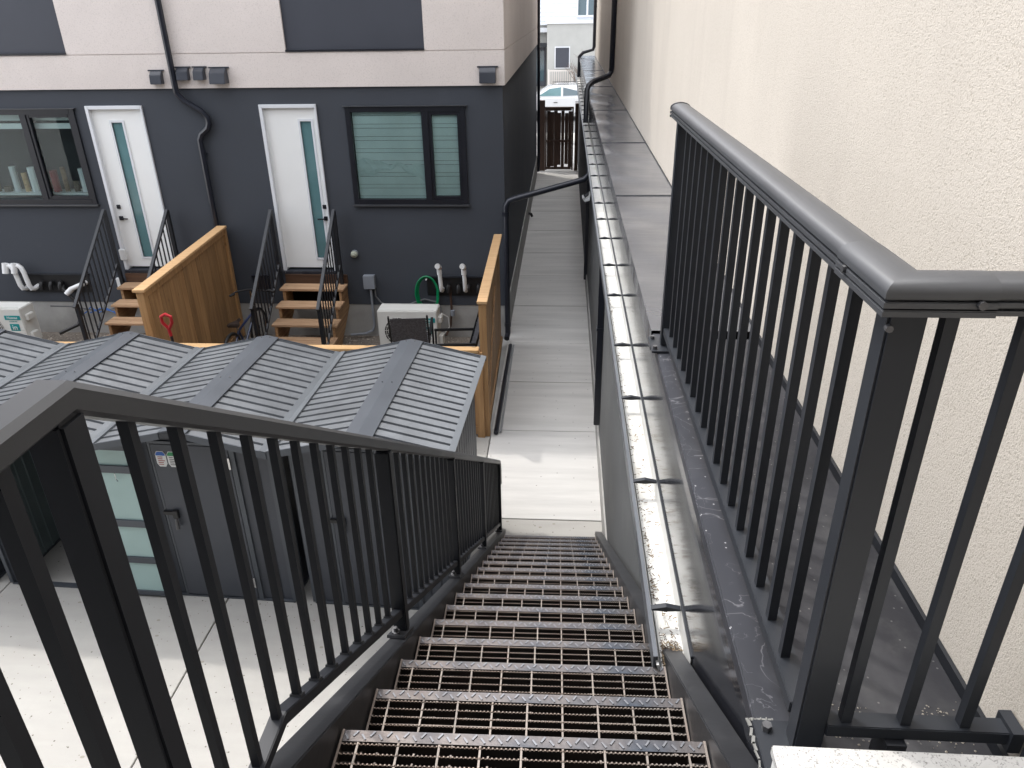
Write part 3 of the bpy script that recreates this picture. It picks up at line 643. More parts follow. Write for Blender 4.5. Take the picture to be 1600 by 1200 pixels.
# newel of the landing
MB().box(RX-.022, RX+.027, .690, .738, lz-.03, -.408).build('newel_post', 'rail_black', rl, bevel=.005)
MB().box(RX-.024, RX+.024, -1.1, -1.05, lz-.03, -.41).build('newel_post', 'rail_black', rl, bevel=.005)
posts = [2.055, 3.325, 4.62, 5.95]
for y in posts:
    zb = zs(y+.035)+.014
    p = MB().box(RX-.024, RX+.026, y+.004, y+.054, zb, zt(y+.033)-.03).build('post', 'rail_black', rl, bevel=.004)
    sl_ = -math.atan(.648); Rm = Matrix.Rotation(sl_, 3, 'X')
    MB().obox((RX+.002, y+.0, zs(y)+.010), .066, .16, .010, Rm).build('base_plate', 'stringer', p)
    bt = MB().tube([(RX-.005, y-.035, zs(y-.035)+.012), (RX-.005, y-.035, zs(y-.035)+.045)], .008, 6)
    bt.tube([(RX-.005, y-.035, zs(y-.035)+.012), (RX-.005, y-.035, zs(y-.035)+.028)], .016, 6).build('bolt', 'steel', p)
def baluster(y, x=RX, top=None, bot=None, parent=rl, s=.0082, m='rail_black'):
    top = zt(y)-.03 if top is None else top; bot = bz(y)-.004 if bot is None else bot
    MB().box(x-s, x+s, y-s, y+s, bot, top).build('baluster', m, parent)
bal = []
y = .842
while y < 5.93:
    if all(not (p-.028 < y < p+.094) for p in posts): bal.append(y)
    y += .1085
for y in bal:
    baluster(y, bot=(bz(y)-.004 if y > yk else -1.318))
wm = mesh('weld', MB().obox((0,0,0), .026, .026, .008, Matrix.Rotation(-.5, 3, 'X')), M['stringer'])
for y in bal[:26]:
    if y > yk: inst('weld', wm, rl, (RX, y, bz(y)+.003))
for y in (.615, .515, .41, .30, .19, .08, -.03, -.14, -.25): baluster(y, top=-.40, bot=-1.318, s=.0105)
# ================================================================== ROOF RAILING (right)
rr = thing('roof_railing', 'dark grey aluminium guard railing with rounded cap on the garage roof edge', 'railing', (.53, 2.2, DZ))
AX = lambda y: .522-.0135*(y-1.135)
by = 1.135; ax = AX(by); axf = AX(3.35)
hw = .040; zt2 = -.422
pf = [(-hw, 0), (hw, 0), (hw, .008), (hw-.007, .009), (hw-.007, .012), (hw, .013), (hw, .021), (hw-.007, .022), (hw-.007, .026), (hw, .027), (hw, .035)]
dome = [(hw*math.cos(math.radians(a)), .035+.019*math.sin(math.radians(a))) for a in (12, 30, 50, 70, 90, 110, 130, 150, 168)]
pf = pf+dome+[(-x, v) for (x, v) in pf[::-1] if v > 0]
MB().sweep([(AX(3.43), 3.43, zt2), (ax, by, zt2), (WX-.004, by, zt2)], pf).build('cap_rail', 'rail_cap', rr, smooth=True)
big = [(u*1.05, (v-.027)*1.10+.027) for (u, v) in pf]
MB().sweep([(AX(3.438), 3.438, zt2), (AX(3.425), 3.425, zt2)], big).build('end_cap', 'rail_charcoal', rr)
MB().sweep([(AX(1.31), 1.31, zt2-.001), (ax, by, zt2-.001), (ax+.125, by, zt2-.001)], [(u*1.035, (v-.027)*1.06+.027) for (u, v) in pf]).build('corner_sleeve', 'rail_cap', rr, smooth=True)
MB().bar((ax+.003, by+.03, -1.346), (AX(3.26)+.003, 3.26, -1.346), .052, .032).build('bottom_rail', 'rail_charcoal', rr, bevel=.002)
MB().box(ax+.038, WX-.02, by-.026, by+.014, -1.362, -1.33).build('bottom_rail', 'rail_charcoal', rr, bevel=.002)
MB().box(WX-.03, WX-.0045, by-.035, by+.025, -1.375, -1.32).build('wall_bracket', 'rail_charcoal', rr)
MB().box(ax-.020, ax+.040, by-.020, by+.030, DZ+.025, zt2).build('post', 'rail_charcoal', rr, bevel=.004)
MB().box(axf-.028, axf+.028, 3.262, 3.318, DZ+.03, zt2).build('post', 'rail_charcoal', rr, bevel=.004)
MB().box(axf-.075, axf+.05, 3.20, 3.38, DZ+.019, DZ+.029).build('base_plate', 'rail_charcoal', rr, bevel=.002)
MB().box(ax-.085, ax+.05, by-.11, by+.06, DZ+.019, DZ+.029).build('base_plate', 'rail_charcoal', rr, bevel=.002)
MB().box(.68, .72, by-.04, by+.02, DZ+.002, -1.363).build('support_foot', 'rail_black', rr)
for (x, y) in ((ax-.06, by+.035), (ax-.06, by-.085), (axf-.058, 3.23), (axf-.058, 3.35)):
    MB().tube([(x, y, DZ+.029), (x, y, DZ+.044)], .011, 6).build('bolt', 'steel', rr)
for (x, y, z) in ((ax-hw-.002, by+.13, zt2+.018),):
    MB().tube([(x-.006, y, z), (x+.002, y, z)], .007, 8).build('screw', 'steel', rr)
MB().tube([(ax+.10, by-hw-.007, zt2+.018), (ax+.10, by-hw+.002, zt2+.018)], .007, 8).build('screw', 'steel', rr)
MB().tube([(ax-.018, by-.028, zt2-.028), (ax-.018, by-.018, zt2-.028)], .006, 8).build('screw', 'steel', rr)
y = 1.30
while y < 3.24:
    baluster(y, x=AX(y), top=zt2, bot=-1.332, parent=rr, s=.0105, m='rail_charcoal'); y += .1165
for x in (.600, .718, .836): MB().box(x-.0105, x+.0105, by-.016, by+.005, -1.332, zt2).build('baluster', 'rail_charcoal', rr)
sm = MB()
for (p, q) in (((ax-.092, by-.118), (ax-.092, by+.066)), ((ax-.092, by+.066), (ax-.035, by+.066))):
    for i in range(9):
        a = i/9; b2 = (i+1)/9; j = random.uniform(-.003, .003)
        sm.bar((p[0]+(q[0]-p[0])*a+j, p[1]+(q[1]-p[1])*a+j, DZ+.0205), (p[0]+(q[0]-p[0])*b2-j, p[1]+(q[1]-p[1])*b2+j, DZ+.0205), random.uniform(.003, .008), .004)
kind(sm.build('sealant', 'sealant', rr), 'stuff')
# granite coping slab at the landing side
gs = thing('granite_slab', 'speckled pale granite coping slab at the lower right by the railing post', 'slab', (.7, .6, -1.36))
MB().box(.412, .945, .15, 1.005, -1.285, -1.262).build('top', 'granite', gs, bevel=.003)
MB().box(.418, .94, .155, 1.0, DZ+.02, -1.287).build('base', 'white_edge', gs)
fs_ = thing('flashing_strip', 'short bent black flashing strip between the granite slab and cream wall', 'flashing', (.92, 1.05, DZ))
MB().prism([(.86, DZ+.004), (.948, DZ+.004), (.948, DZ+.12), (.94, DZ+.12), (.94, DZ+.03), (.86, DZ+.012)], 1.01, 1.09, 1).build('strip', 'rail_charcoal', fs_)
# ================================================================== SHEDS
def ribbed(u0, u1, pitch, groove, depth):
    """profile points (u, offset) of a ribbed sheet"""
    pts = []; u = u0
    while u < u1-1e-6:
        e = min(u+pitch, u1); pts += [(u, 0), (max(u, e-groove), 0)]
        if e-groove > u: pts += [(e-groove*.8, -depth), (e-groove*.2, -depth)]
        u = e
    pts.append((u1, 0)); return pts
def lipped(u0, u1, pitch, groove, depth):
    pts = []; u = u0
    while u < u1-1e-6:
        e = min(u+pitch, u1); pts += [(u, .004), (min(u+.010, e), .004), (min(u+.015, e), 0), (max(u, e-groove), 0)]
        if e-groove > u+.02: pts += [(e-groove*.8, -depth), (e-groove*.15, -depth)]
        u = e
    pts.append((u1, 0)); return pts
def roof_side(s):
    m = MB(); pr2 = lipped(-.225, 1.665, .111, .026, .016); n = len(pr2); vs = []
    x0, z0, x1, z1 = s*.0, 1.885, s*.748, 1.725
    nx, nz = -(z1-z0), (x1-x0); ln = math.hypot(nx, nz); nx, nz = nx/ln, nz/ln
    if nz < 0: nx, nz = -nx, -nz
    for (x, z) in ((x0, z0), (x1, z1)):
        for (y, d) in pr2: vs.append((x+nx*d, y, z+nz*d))
    for (x, z) in ((x0, z0), (x1, z1)):
        for (y, d) in pr2: vs.append((x+nx*(d-.006), y, z+nz*(d-.006)))
    fs = []
    for i in range(n-1): fs += [(i, i+1, n+i+1, n+i), (2*n+i, 3*n+i, 3*n+i+1, 2*n+i+1)]
    for i in range(n-1): fs += [(n+i, n+i+1, 3*n+i+1, 3*n+i)]
    m.add(vs, fs); return m
def wall_rib(mb, p, q, z0, z1, out, pitch=.115, z1b=None):
    """vertical ribbed sheet from p to q; z1..z1b top heights"""
    p, q = Vector(p), Vector(q); L_ = (q-p).length; t = (q-p)/L_; pr2 = ribbed(0, L_, pitch, .022, .012); n = len(pr2)
    z1b = z1 if z1b is None else z1b; o = Vector(out); vs = []
    for off in (0, -.014):
        for (u, d) in pr2: a = p+t*u+o*(d+off); vs.append((a.x, a.y, z0))
        for (u, d) in pr2: a = p+t*u+o*(d+off); vs.append((a.x, a.y, z1+(z1b-z1)*u/L_))
    fs = []
    for i in range(n-1): fs += [(i, i+1, n+i+1, n+i), (2*n+i, 3*n+i, 3*n+i+1, 2*n+i+1), (n+i, n+i+1, 3*n+i+1, 3*n+i)]
    mb.add(vs, fs); return mb
def make_shed(label, loc, rz, opened=False, stickers=False):
    t = thing('garden_shed', label, 'shed', loc, rz, 'metal garden sheds in a row'); t.scale = (.965, 1, 1)
    B = lambda mb, nme, m, par=t, **k: mb.build(nme, m, par, (0, 0, 0), True, **k)
    H1 = 1.715
    B(wall_rib(MB(), (.665, 0, 0), (.665, 1.46, 0), .02, H1, (1, 0, 0)), 'side_wall', 'shed_wall')
    B(wall_rib(MB(), (-.665, 1.46, 0), (-.665, 0, 0), .02, H1, (-1, 0, 0)), 'side_wall', 'shed_inside' if opened else 'shed_wall')
    B(wall_rib(MB(), (.665, 1.46, 0), (-.665, 1.46, 0), .02, H1, (0, 1, 0)), 'back_wall', 'shed_wall')
    B(wall_rib(MB(), (.365, 0, 0), (.665, 0, 0), .02, 1.66, (0, -1, 0), .1), 'front_panel', 'shed_wall')
    B(wall_rib(MB(), (-.665, 0, 0), (-.40, 0, 0), .02, 1.66, (0, -1, 0), .10), 'front_panel', 'shed_wall')
    gb = B(MB().prism([(-.665, 1.661), (.665, 1.661), (.665, 1.722), (0, 1.868), (-.665, 1.722)], -.005, .012, 1), 'gable_panel', 'shed_wall')
    lv = MB()
    for i in range(4): lv.box(-.09, .09, -.014, -.006, 1.735+i*.022, 1.747+i*.022)
    B(lv, 'louvre', 'shed_trim', gb)
    fr = MB().box(-.40, -.38, -.02, .02, .02, 1.66).box(.32, .365, -.018, .02, .02, 1.66).box(-.38, .32, -.02, .02, 1.635, 1.66)
    B(fr, 'door_frame', 'shed_trim')
    B(MB().box(-.665, .665, -.02, .03, 0, .019).box(.64, .68, .031, 1.46, 0, .019).box(-.68, -.64, .031, 1.46, 0, .019), 'base_rail', 'shed_trim')
    if not opened:
        d = B(MB().box(-.377, .317, -.022, .0, .03, 1.63), 'door', 'shed_wall', bevel=.003)
        hd = MB().box(-.40, -.28, -.045, -.022, .93, .965).box(-.31, -.26, -.055, -.022, .90, .98)
        B(hd, 'handle', 'black_plastic', d, bevel=.003)
        pk = MB().tube([(-.285, -.05, .90), (-.285, -.06, .80)], [.012, .02], 8)
        B(pk, 'padlock', 'steel', d)
        for z in (.16, 1.42): B(MB().box(.303, .32, -.032, -.0225, z, z+.11), 'hinge', 'chrome', d)
        if stickers:
            for i, c in enumerate(('label_blue', 'label_green', 'label_red')):
                cx = -.30+i*.105; z = 1.49; w_ = .047; h = .075; y = -.0235
                oc = [(cx-w_, z-h*.6), (cx-w_*.6, z-h), (cx+w_*.6, z-h), (cx+w_, z-h*.6), (cx+w_, z+h*.6), (cx+w_*.6, z+h), (cx-w_*.6, z+h), (cx-w_, z+h*.6)]
                st = B(MB().prism(oc, y, y+.001, 1), 'sticker', 'label_white', d)
                B(MB().prism([(cx-w_*.9, z+h*.45), (cx+w_*.9, z+h*.45), (cx+w_*.9, z+h*.62), (cx+w_*.55, z+h*.93), (cx-w_*.55, z+h*.93), (cx-w_*.9, z+h*.62)], y-.001, y-.0002, 1), 'sticker_header', c, None or d)
                mk = MB()
                for j in range(5): mk.box(cx-w_*.65, cx+w_*random.uniform(.1, .65), y-.001, y-.0002, z+h*(.22-.24*j), z+h*(.31-.24*j))
                B(mk, 'sticker_print', 'ink' if i else 'label_red', d)
    else:
        # leaf swung right round against the next shed, showing its pale inner side
        d = B(MB().box(.365, 1.04, -.058, -.040, .03, 1.63), 'door', 'mint_panel')
        fr2 = MB()
        for z0, z1 in ((.03, .075), (.40, .465), (.80, .87), (1.36, 1.43), (1.585, 1.63)): fr2.box(.365, 1.04, -.075, -.0585, z0, z1)
        fr2.box(.365, .405, -.074, -.0585, .076, 1.584).box(1.020, 1.04, -.074, -.0585, .076, 1.584)
        B(fr2, 'door_brace', 'shed_trim', d)
        hk = MB()
        for x in (.55, .80):
            hk.tube([(x, -.078, 1.36), (x, -.078, 1.30), (x+.012, -.078, 1.28)], .004, 6)
        hk.tube([(.96, -.078, .78), (.96, -.082, .70)], .008, 6)
        B(hk, 'hook', 'chrome', d)
        for z in (.16, 1.42): B(MB().box(.33, .345, -.05, -.03, z, z+.11), 'hinge', 'chrome', d)
    for s in (-1, 1): B(roof_side(s), 'roof_panel', 'shed_roof')
    rp = MB()
    for s in (-1, 1):
        rp.add([(0, -.235, 1.902), (s*.118, -.235, 1.878), (s*.118, 1.675, 1.878), (0, 1.675, 1.902), (0, -.235, 1.890), (s*.118, -.235, 1.866), (s*.118, 1.675, 1.866), (0, 1.675, 1.890)],
               [(0,1,2,3),(7,6,5,4),(0,4,5,1),(1,5,6,2),(2,6,7,3)])
    rc = B(rp, 'ridge_cap', 'shed_trim')
    scm = MB()
    for y in (-.20, .72, 1.63):
        for x in (-.045, .045): scm.tube([(x, y, 1.885), (x, y, 1.902)], .007, 6)
    B(scm, 'screw', 'chrome', rc)
    for s in (-1, 1):
        B(MB().obox((s*.738, .72, 1.737), .055, 1.91, .016, Matrix.Rotation(s*.21, 3, 'Y')), 'eave_trim', 'trim_pale')
        B(MB().prism([(s*.119, 1.872), (s*.765, 1.733), (s*.765, 1.672), (s*.119, 1.812)], -.238, -.226, 1), 'fascia', 'shed_trim')
        B(MB().prism([(s*.119, 1.872), (s*.765, 1.733), (s*.765, 1.690), (s*.119, 1.830)], 1.667, 1.677, 1), 'fascia', 'shed_trim')
        B(MB().box(s*.667-.018, s*.667+.018, -.022, .018, .02, 1.70), 'corner_trim', 'shed_trim')
    return t
RZ = math.radians(-2.3)
make_shed('closed grey metal garden shed nearest the walkway, at the right end of the row', (-1.54, 5.08, GROUND), RZ)
make_shed('closed grey metal garden shed with three small recycling stickers on its door', (-3.015, 5.13, GROUND), RZ, stickers=True)
make_shed('open grey metal garden shed with its pale green door leaf swung wide', (-4.49, 5.19, GROUND), RZ, opened=True)
make_shed('metal garden shed at the far left end of the row, mostly hidden', (-5.965, 5.25, GROUND), RZ)
# ================================================================== CEDAR FENCES
def fence(label, p, q, z1, z0=GROUND, bw=.14, capw=.12, capm='wood_cap', ax=1, post_at=(0, 1), rail=True):
    p, q = Vector(p), Vector(q); L_ = (q-p).length; ang = math.atan2(q.y-p.y, q.x-p.x)
    t = thing('cedar_fence', label, 'fence', (p.x, p.y, z0), ang)
    B = lambda mb, nme, m, par=t, **k: mb.build(nme, m, par, (0, 0, 0), True, **k)
    h = z1-z0; n = int(L_/bw); w_ = L_/n
    for i in range(n):
        B(MB().box(i*w_+.002, (i+1)*w_-.002, -.012+random.uniform(-.002, .002), .012, .05, h-.04), 'board', 'wood_z')
    B(MB().box(-.04, L_, -capw/2, capw/2, h-.035, h), 'cap_board', capm, bevel=.004)
    B(MB().box(.0, L_, -.035, -.013, h-.13, h-.036).box(0, L_, .013, .035, h-.13, h-.036), 'top_rail', 'wood_z')
    B(MB().box(.0, L_, -.035, -.0135, .05, .15).box(0, L_, .0135, .035, .05, .15), 'bottom_rail', 'wood_z')
    for a in post_at: B(MB().box(a*L_-.045 if a else -.02, a*L_+.045 if a else .07, -.045, .045, 0, h-.036), 'post', 'wood_z', bevel=.003)
    if rail:
        B(MB().bar((L_*.05, -.024, h*.15), (L_*.6, -.024, h*.75), .02, .09, side=(0, 1, 0)), 'brace', 'wood_z')
    return t
fence('tall honey brown cedar privacy fence beside the walkway', (-.915, 8.13, 0), (-.965, 10.98, 0), -3.0, post_at=(0,))
fence('tall cedar privacy fence between the two sets of back steps', (-5.08, 8.30, 0), (-5.30, 11.25, 0), -2.955, capw=.15, bw=.15, rail=False)
fence('low cedar fence running behind the metal sheds', (-14.5, 8.10, 0), (-.975, 8.12, 0), -3.60, capm='wood_cap_x', bw=.14, post_at=(0, .36, .68, 1), rail=False)
# ================================================================== WOODEN BACK STEPS
def steps(cx, label, bike=False):
    t = thing('wooden_steps', label, 'steps', (cx, 10.6, GROUND), 0, 'wooden back steps')
    B = lambda mb, nme, m, par=t, **k: mb.build(nme, m, par, **k)
    x0, x1 = cx-.50, cx+.52
    B(MB().box(x0+.02, x1, FY-.10, FY-.062, -3.883, -3.745), 'riser_board', 'wood_dark')
    for i in range(5):
        z = -3.885-.195*i; yb = FY-.10-.27*i-.003
        B(MB().box(x0, x1, yb-.135, yb, z-.035, z).box(x0, x1, yb-.280, yb-.141, z-.035, z), 'tread', 'wood_tread', bevel=.004)
    for sx in (x0+.04, x1-.08):
        poly = []
        for i in range(5):
            z = -3.921-.195*i; yb = FY-.10-.27*i
            poly += [(yb if i else FY-.02, z), (yb-.26, z)]
        poly += [(FY-.10-.27*4-.26, GROUND), (FY-.02-.75, GROUND), (FY-.02, -4.30)]
        B(MB().prism(poly, sx, sx+.04, 0), 'stringer', 'wood_side')
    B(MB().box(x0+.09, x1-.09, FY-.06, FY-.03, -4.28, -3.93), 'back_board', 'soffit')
    return t
steps(-3.93, 'wooden back steps under the right white door')
steps(-6.58, 'wooden back steps under the left white door')
def step_rail(x, label, dy=0):
    t = thing('step_railing', label, 'railing', (x, 10.6, GROUND), 0, 'black railings of the back steps')
    y0, y1 = FY-.13, FY-1.40; T = lambda y: -2.70+(y-y0)*.86; Bt = lambda y: T(y)-.86
    MB().bar((x, y0, T(y0)), (x, y1-.04, T(y1-.04)), .048, .035, side=(1, 0, 0)).build('handrail', 'rail_charcoal', t, bevel=.003)
    MB().bar((x, y0, Bt(y0)), (x, y1+.03, Bt(y1+.03)), .03, .03, side=(1, 0, 0)).build('bottom_rail', 'rail_black', t)
    MB().box(x-.025, x+.025, y0-.025, y0+.025, -3.93, T(y0)-.01).build('post', 'rail_black', t)
    MB().box(x-.025, x+.025, y1, y1+.05, GROUND, T(y1)-.01).build('post', 'rail_black', t)
    for i in range(10):
        y = y0-.115*(i+1); MB().box(x-.008, x+.008, y-.008, y+.008, Bt(y), T(y)-.01).build('baluster', 'rail_black', t)
step_rail(-3.49, 'black metal handrail on the right side of the right back steps')
step_rail(-4.47, 'black metal handrail on the left side of the right back steps')
step_rail(-6.11, 'black metal handrail on the right side of the left back steps, behind the cedar fence')
step_rail(-7.12, 'black metal handrail on the left side of the left back steps')
# ================================================================== HEAT PUMPS
def heat_pump(cx, yf, label):
    t = thing('heat_pump', label, 'air conditioner', (cx, yf+.17, GROUND), 0, 'white outdoor heat pumps')
    x0, x1, z0, z1 = cx-.46, cx+.46, -4.72, -4.10
    B = lambda mb, nme, m, par=t, **k: mb.build(nme, m, par, **k)
    bdy = B(MB().box(x0, x1, yf, yf+.33, z0, z1), 'casing', 'ac_white', bevel=.012)
    B(MB().box(x0+.05, x1-.05, yf+.03, yf+.05, z1+.001, z1+.008).box(x0+.05, x1-.05, yf+.27, yf+.29, z1+.001, z1+.008), 'top_rib', 'ac_white', bdy)
    fx, fz = cx-.13, (z0+z1)/2-.03
    B(MB().tube([(fx, yf-.004, fz), (fx, yf-.001, fz)], .235, 36), 'fan_opening', 'ac_grille', bdy)
    gr = MB()
    for r in (.235, .205, .175, .145, .115, .085, .055): gr.tube([(fx+r*math.cos(a*math.pi/18), yf-.014, fz+r*math.sin(a*math.pi/18)) for a in range(37)], .004, 5, False)
    for a in range(18): gr.bar((fx+.03*math.cos(a*.349), yf-.012, fz+.03*math.sin(a*.349)), (fx+.235*math.cos(a*.349+.25), yf-.012, fz+.235*math.sin(a*.349+.25)), .006, .006)
    B(gr, 'fan_grille', 'ac_white', bdy)
    for k in range(6): B(MB().box(cx+.20, x1-.03, yf-.006, yf-.001, z0+.04+k*.045, z0+.05+k*.045), 'louvre', 'cable_grey' if 0 else 'ac_white', bdy)
    B(MB().box(cx+.175, x1-.03, yf-.006, yf-.001, z1-.185, z1-.115), 'brand_label', 'label_teal', bdy)
    text('Hisense', .055, 'label_white', 'brand_lettering', bdy, (cx+.30, yf-.009, z1-.150), (math.pi/2, 0, 0), .001, local=False)
    text('INVERTER', .030, 'label_teal', 'lettering', bdy, (cx+.30, yf-.004, z1-.215), (math.pi/2, 0, 0), .001, local=False)
    B(MB().box(cx+.225, cx+.375, yf-.006, yf-.001, z1-.37, z1-.255), 'badge', 'label_teal', bdy)
    text('in', .12, 'label_white', 'badge_lettering', bdy, (cx+.30, yf-.009, z1-.315), (math.pi/2, 0, 0), .001, local=False)
    for sx in (x0+.1, x1-.2): B(MB().box(sx, sx+.08, yf-.02, yf+.36, GROUND-.0, z0-.001), 'foot', 'ac_grille')
    B(MB().box(x1+.001, x1+.06, yf+.06, yf+.22, z1-.22, z1-.12), 'terminal_box', 'ac_white', bdy, bevel=.01)
    B(MB().box(x1+.001, x1+.07, yf+.05, yf+.20, z0+.03, z0+.20), 'valve_cover', 'ac_white', bdy, bevel=.01)
    return t
heat_pump(-2.36, 10.62, 'white heat pump with teal label near the walkway fence, wicker chair in front')
heat_pump(-8.95, 10.55, 'white heat pump with teal label at the left edge of the yard')
# ================================================================== WALL SERVICES
def pvc_riser(x, label, zb=-3.99, zt_=-3.60, lean=0):
    t = thing('vent_pipe', label, 'pipe', (x, FY, zb), 0, 'white plastic vent pipes')
    MB().tube([(x, FY, zb), (x, FY-.10, zb), (x, FY-.15, zb+.02), (x, FY-.17, zb+.08), (x-lean, FY-.17, zt_-.05), (x-lean-.01, FY-.17, zt_)], .032, 10).build('riser', 'pvc', t, smooth=True)
    MB().tube([(x-lean, FY-.17, zt_-.10), (x-lean, FY-.17, zt_-.02)], .040, 10).build('coupling', 'pvc', t, smooth=True)
    MB().tube([(x-lean-.0, FY-.17, zt_-.004), (x-lean, FY-.17, zt_+.012)], .0405, 10).build('primer_band', 'pvc_red', t)
    MB().tube([(x-lean, FY-.17, zt_+.013), (x-lean-.01, FY-.23, zt_+.055), (x-lean-.01, FY-.27, zt_+.06)], .042, 10).build('elbow', 'pvc', t, smooth=True)
pvc_riser(-1.90, 'white vent pipe rising behind the green hose', lean=.015)
pvc_riser(-1.52, 'white vent pipe rising nearest the cedar fence by the walkway', lean=.01)
t = thing('vent_pipe', 'pair of white looped vent pipes above the left heat pump', 'pipe', (-8.7, FY, -3.9))
for dx in (0, .15):
    MB().tube([(-8.80+dx, FY, -3.99), (-8.80+dx, FY-.12, -4.0), (-8.82+dx, FY-.16, -3.99), (-8.84+dx, FY-.17, -3.93), (-8.86+dx, FY-.17, -3.72), (-8.88+dx, FY-.17, -3.64), (-8.92+dx, FY-.17, -3.60), (-8.99+dx, FY-.17, -3.61)], .038, 10).build('riser', 'pvc', t, smooth=True)
    MB().tube([(-8.98+dx, FY-.17, -3.56), (-9.0+dx, FY-.20, -3.72)], .05, 10).build('elbow', 'pvc', t, smooth=True)
t = thing('vent_pipe', 'short white vent pipe poking out sideways beside the left back steps', 'pipe', (-7.9, FY, -3.85))
MB().tube([(-7.82, FY, -3.93), (-7.82, FY-.08, -3.93), (-7.86, FY-.10, -3.94), (-8.06, FY-.10, -4.02)], .038, 10).build('pipe', 'pvc', t, smooth=True)
MB().tube([(-8.03, FY-.10, -4.01), (-8.12, FY-.13, -4.09)], .046, 10).build('elbow', 'pvc', t, smooth=True)
def penetration(x0, x1, label, n):
    t = thing('penetration_plate', label, 'wall plate', ((x0+x1)/2, FY, -4.1), 0, 'black service plates')
    MB().box(x0, x1, FY-.012, FY-.001, -4.10, -3.80).build('plate', 'black_plastic', t)
    MB().box(x0-.03, x1+.03, FY-.045, FY-.001, -3.798, -3.775).build('flashing', 'rail_charcoal', t)
    for i in range(n):
        x = x0+.35+i*.16; MB().tube([(x, FY-.012, -3.93), (x, FY-.06, -3.93), (x, FY-.085, -3.97), (x, FY-.085, -4.03)], .034, 8).build('sleeve', 'black_plastic', t, smooth=True)
penetration(-2.15, -1.28, 'black service plate with pipe sleeves behind the right vent pipes', 4)
penetration(-8.90, -7.75, 'black service plate with pipe sleeves beside the left heat pump', 3)
t = thing('junction_box', 'grey electrical box with conduit beside the right back steps', 'electrical box', (-3.08, FY, -3.9))
MB().box(-3.16, -2.98, FY-.10, FY-.001, -3.98, -3.76).build('box', 'box_grey', t, bevel=.006)
MB().tube([(-3.06, FY-.05, -3.98), (-3.06, FY-.05, -4.62), (-3.09, FY-.06, -4.70), (-3.20, FY-.10, -4.74), (-3.45, FY-.12, -4.76)], .020, 8).build('conduit', 'box_grey', t, smooth=True)
MB().tube([(-3.0, FY-.04, -3.98), (-2.99, FY-.04, -4.12), (-2.92, FY-.04, -4.22), (-2.78, FY-.05, -4.29), (-2.55, FY-.06, -4.30), (-2.4, FY-.06, -4.22), (-2.2, FY-.06, -4.15), (-2.0, FY-.06, -4.2), (-1.92, FY-.10, -4.35)], .014, 8).build('cable', 'cable_grey', t, smooth=True)
t = thing('wall_light', 'small caged wall light to the right of the right white door', 'light', (-3.27, FY, -3.42))
MB().tube([(-3.27, FY, -3.42), (-3.27, FY-.03, -3.42)], .06, 12).build('base', 'box_grey', t)
MB().tube([(-3.27, FY-.03, -3.42), (-3.27, FY-.075, -3.43), (-3.27, FY-.09, -3.44)], [.055, .05, .025], 12).build('cover', 'lamp_glass', t, smooth=True)
t = thing('outlet_cover', 'white outdoor outlet cover on the dark wall beside the cedar walkway fence', 'outlet', (-1.12, FY, -3.7))
MB().box(-1.17, -1.05, FY-.05, FY-.001, -3.80, -3.62).build('cover', 'pvc', t, bevel=.01)
for i, (x, z) in enumerate(((-7.05, -3.45), (-7.22, -3.93))):
    t = thing('outlet_cover', ['white outlet cover behind the handrail, upper one by the left door', 'white outlet cover behind the handrail, lower one by the left steps'][i], 'outlet', (x, FY, z))
    MB().box(x-.055, x+.055, FY-.05, FY-.001, z-.09, z+.09).build('cover', 'pvc', t, bevel=.01)
# hose on its hook
t = thing('garden_hose', 'green garden hose coiled on a hook behind the right heat pump', 'hose', (-2.16, FY-.08, -4.0))
for k in range(4):
    pts = []
    for i in range(25):
        a = 2*math.pi*i/24; pts.append((-2.14+(.155+.012*k)*math.cos(a)*(1 if math.sin(a) > 0 else .95), FY-.05-.022*k, -4.06+(.27+.014*k)*math.sin(a)))
    MB().tube(pts, .011, 6, False).build('coil', 'hose', t, smooth=True)
MB().tube([(-2.14, FY, -3.80), (-2.14, FY-.14, -3.80)], .012, 6).build('hook', 'pvc', t)
# refrigerant lines
t = thing('refrigerant_line', 'brown and white refrigerant lines dropping behind the right heat pump', 'pipe', (-1.8, FY-.05, -4.3))
MB().tube([(-1.78, FY, -3.95), (-1.78, FY-.05, -3.97), (-1.77, FY-.05, -4.35), (-1.80, FY-.06, -4.6), (-1.86, FY-.2, -4.72)], .018, 8).build('line', 'gate_wood', t, smooth=True)
MB().tube([(-1.75, FY-.08, -4.33), (-1.75, FY-.08, -4.42)], .035, 8).build('valve', 'box_grey', t)
MB().tube([(-1.90, FY-.3, -4.30), (-1.80, FY-.25, -4.38), (-1.79, FY-.25, -4.55), (-1.88, FY-.3, -4.66)], .010, 6).build('loop', 'pvc', t, smooth=True)
t = thing('refrigerant_line', 'black insulated line curving down beside the left heat pump', 'pipe', (-8.1, FY-.05, -4.3))
MB().tube([(-8.22, FY, -3.98), (-8.20, FY-.08, -4.02), (-8.05, FY-.10, -4.20), (-7.98, FY-.12, -4.45), (-8.02, FY-.2, -4.60), (-8.25, FY-.4, -4.68)], .030, 8).build('line', 'black_plastic', t, smooth=True)
t = thing('blue_cable', 'tangled blue and grey cable strung along the foundation by the left heat pump', 'cable', (-7.7, FY-.1, -4.4))
MB().tube([(-8.30, FY-.35, -4.22), (-8.1, FY-.15, -4.30), (-7.8, FY-.05, -4.40), (-7.5, FY-.05, -4.38), (-7.2, FY-.05, -4.30), (-6.9, FY-.05, -4.15)], .012, 6).build('grey_run', 'cable_grey', t, smooth=True)
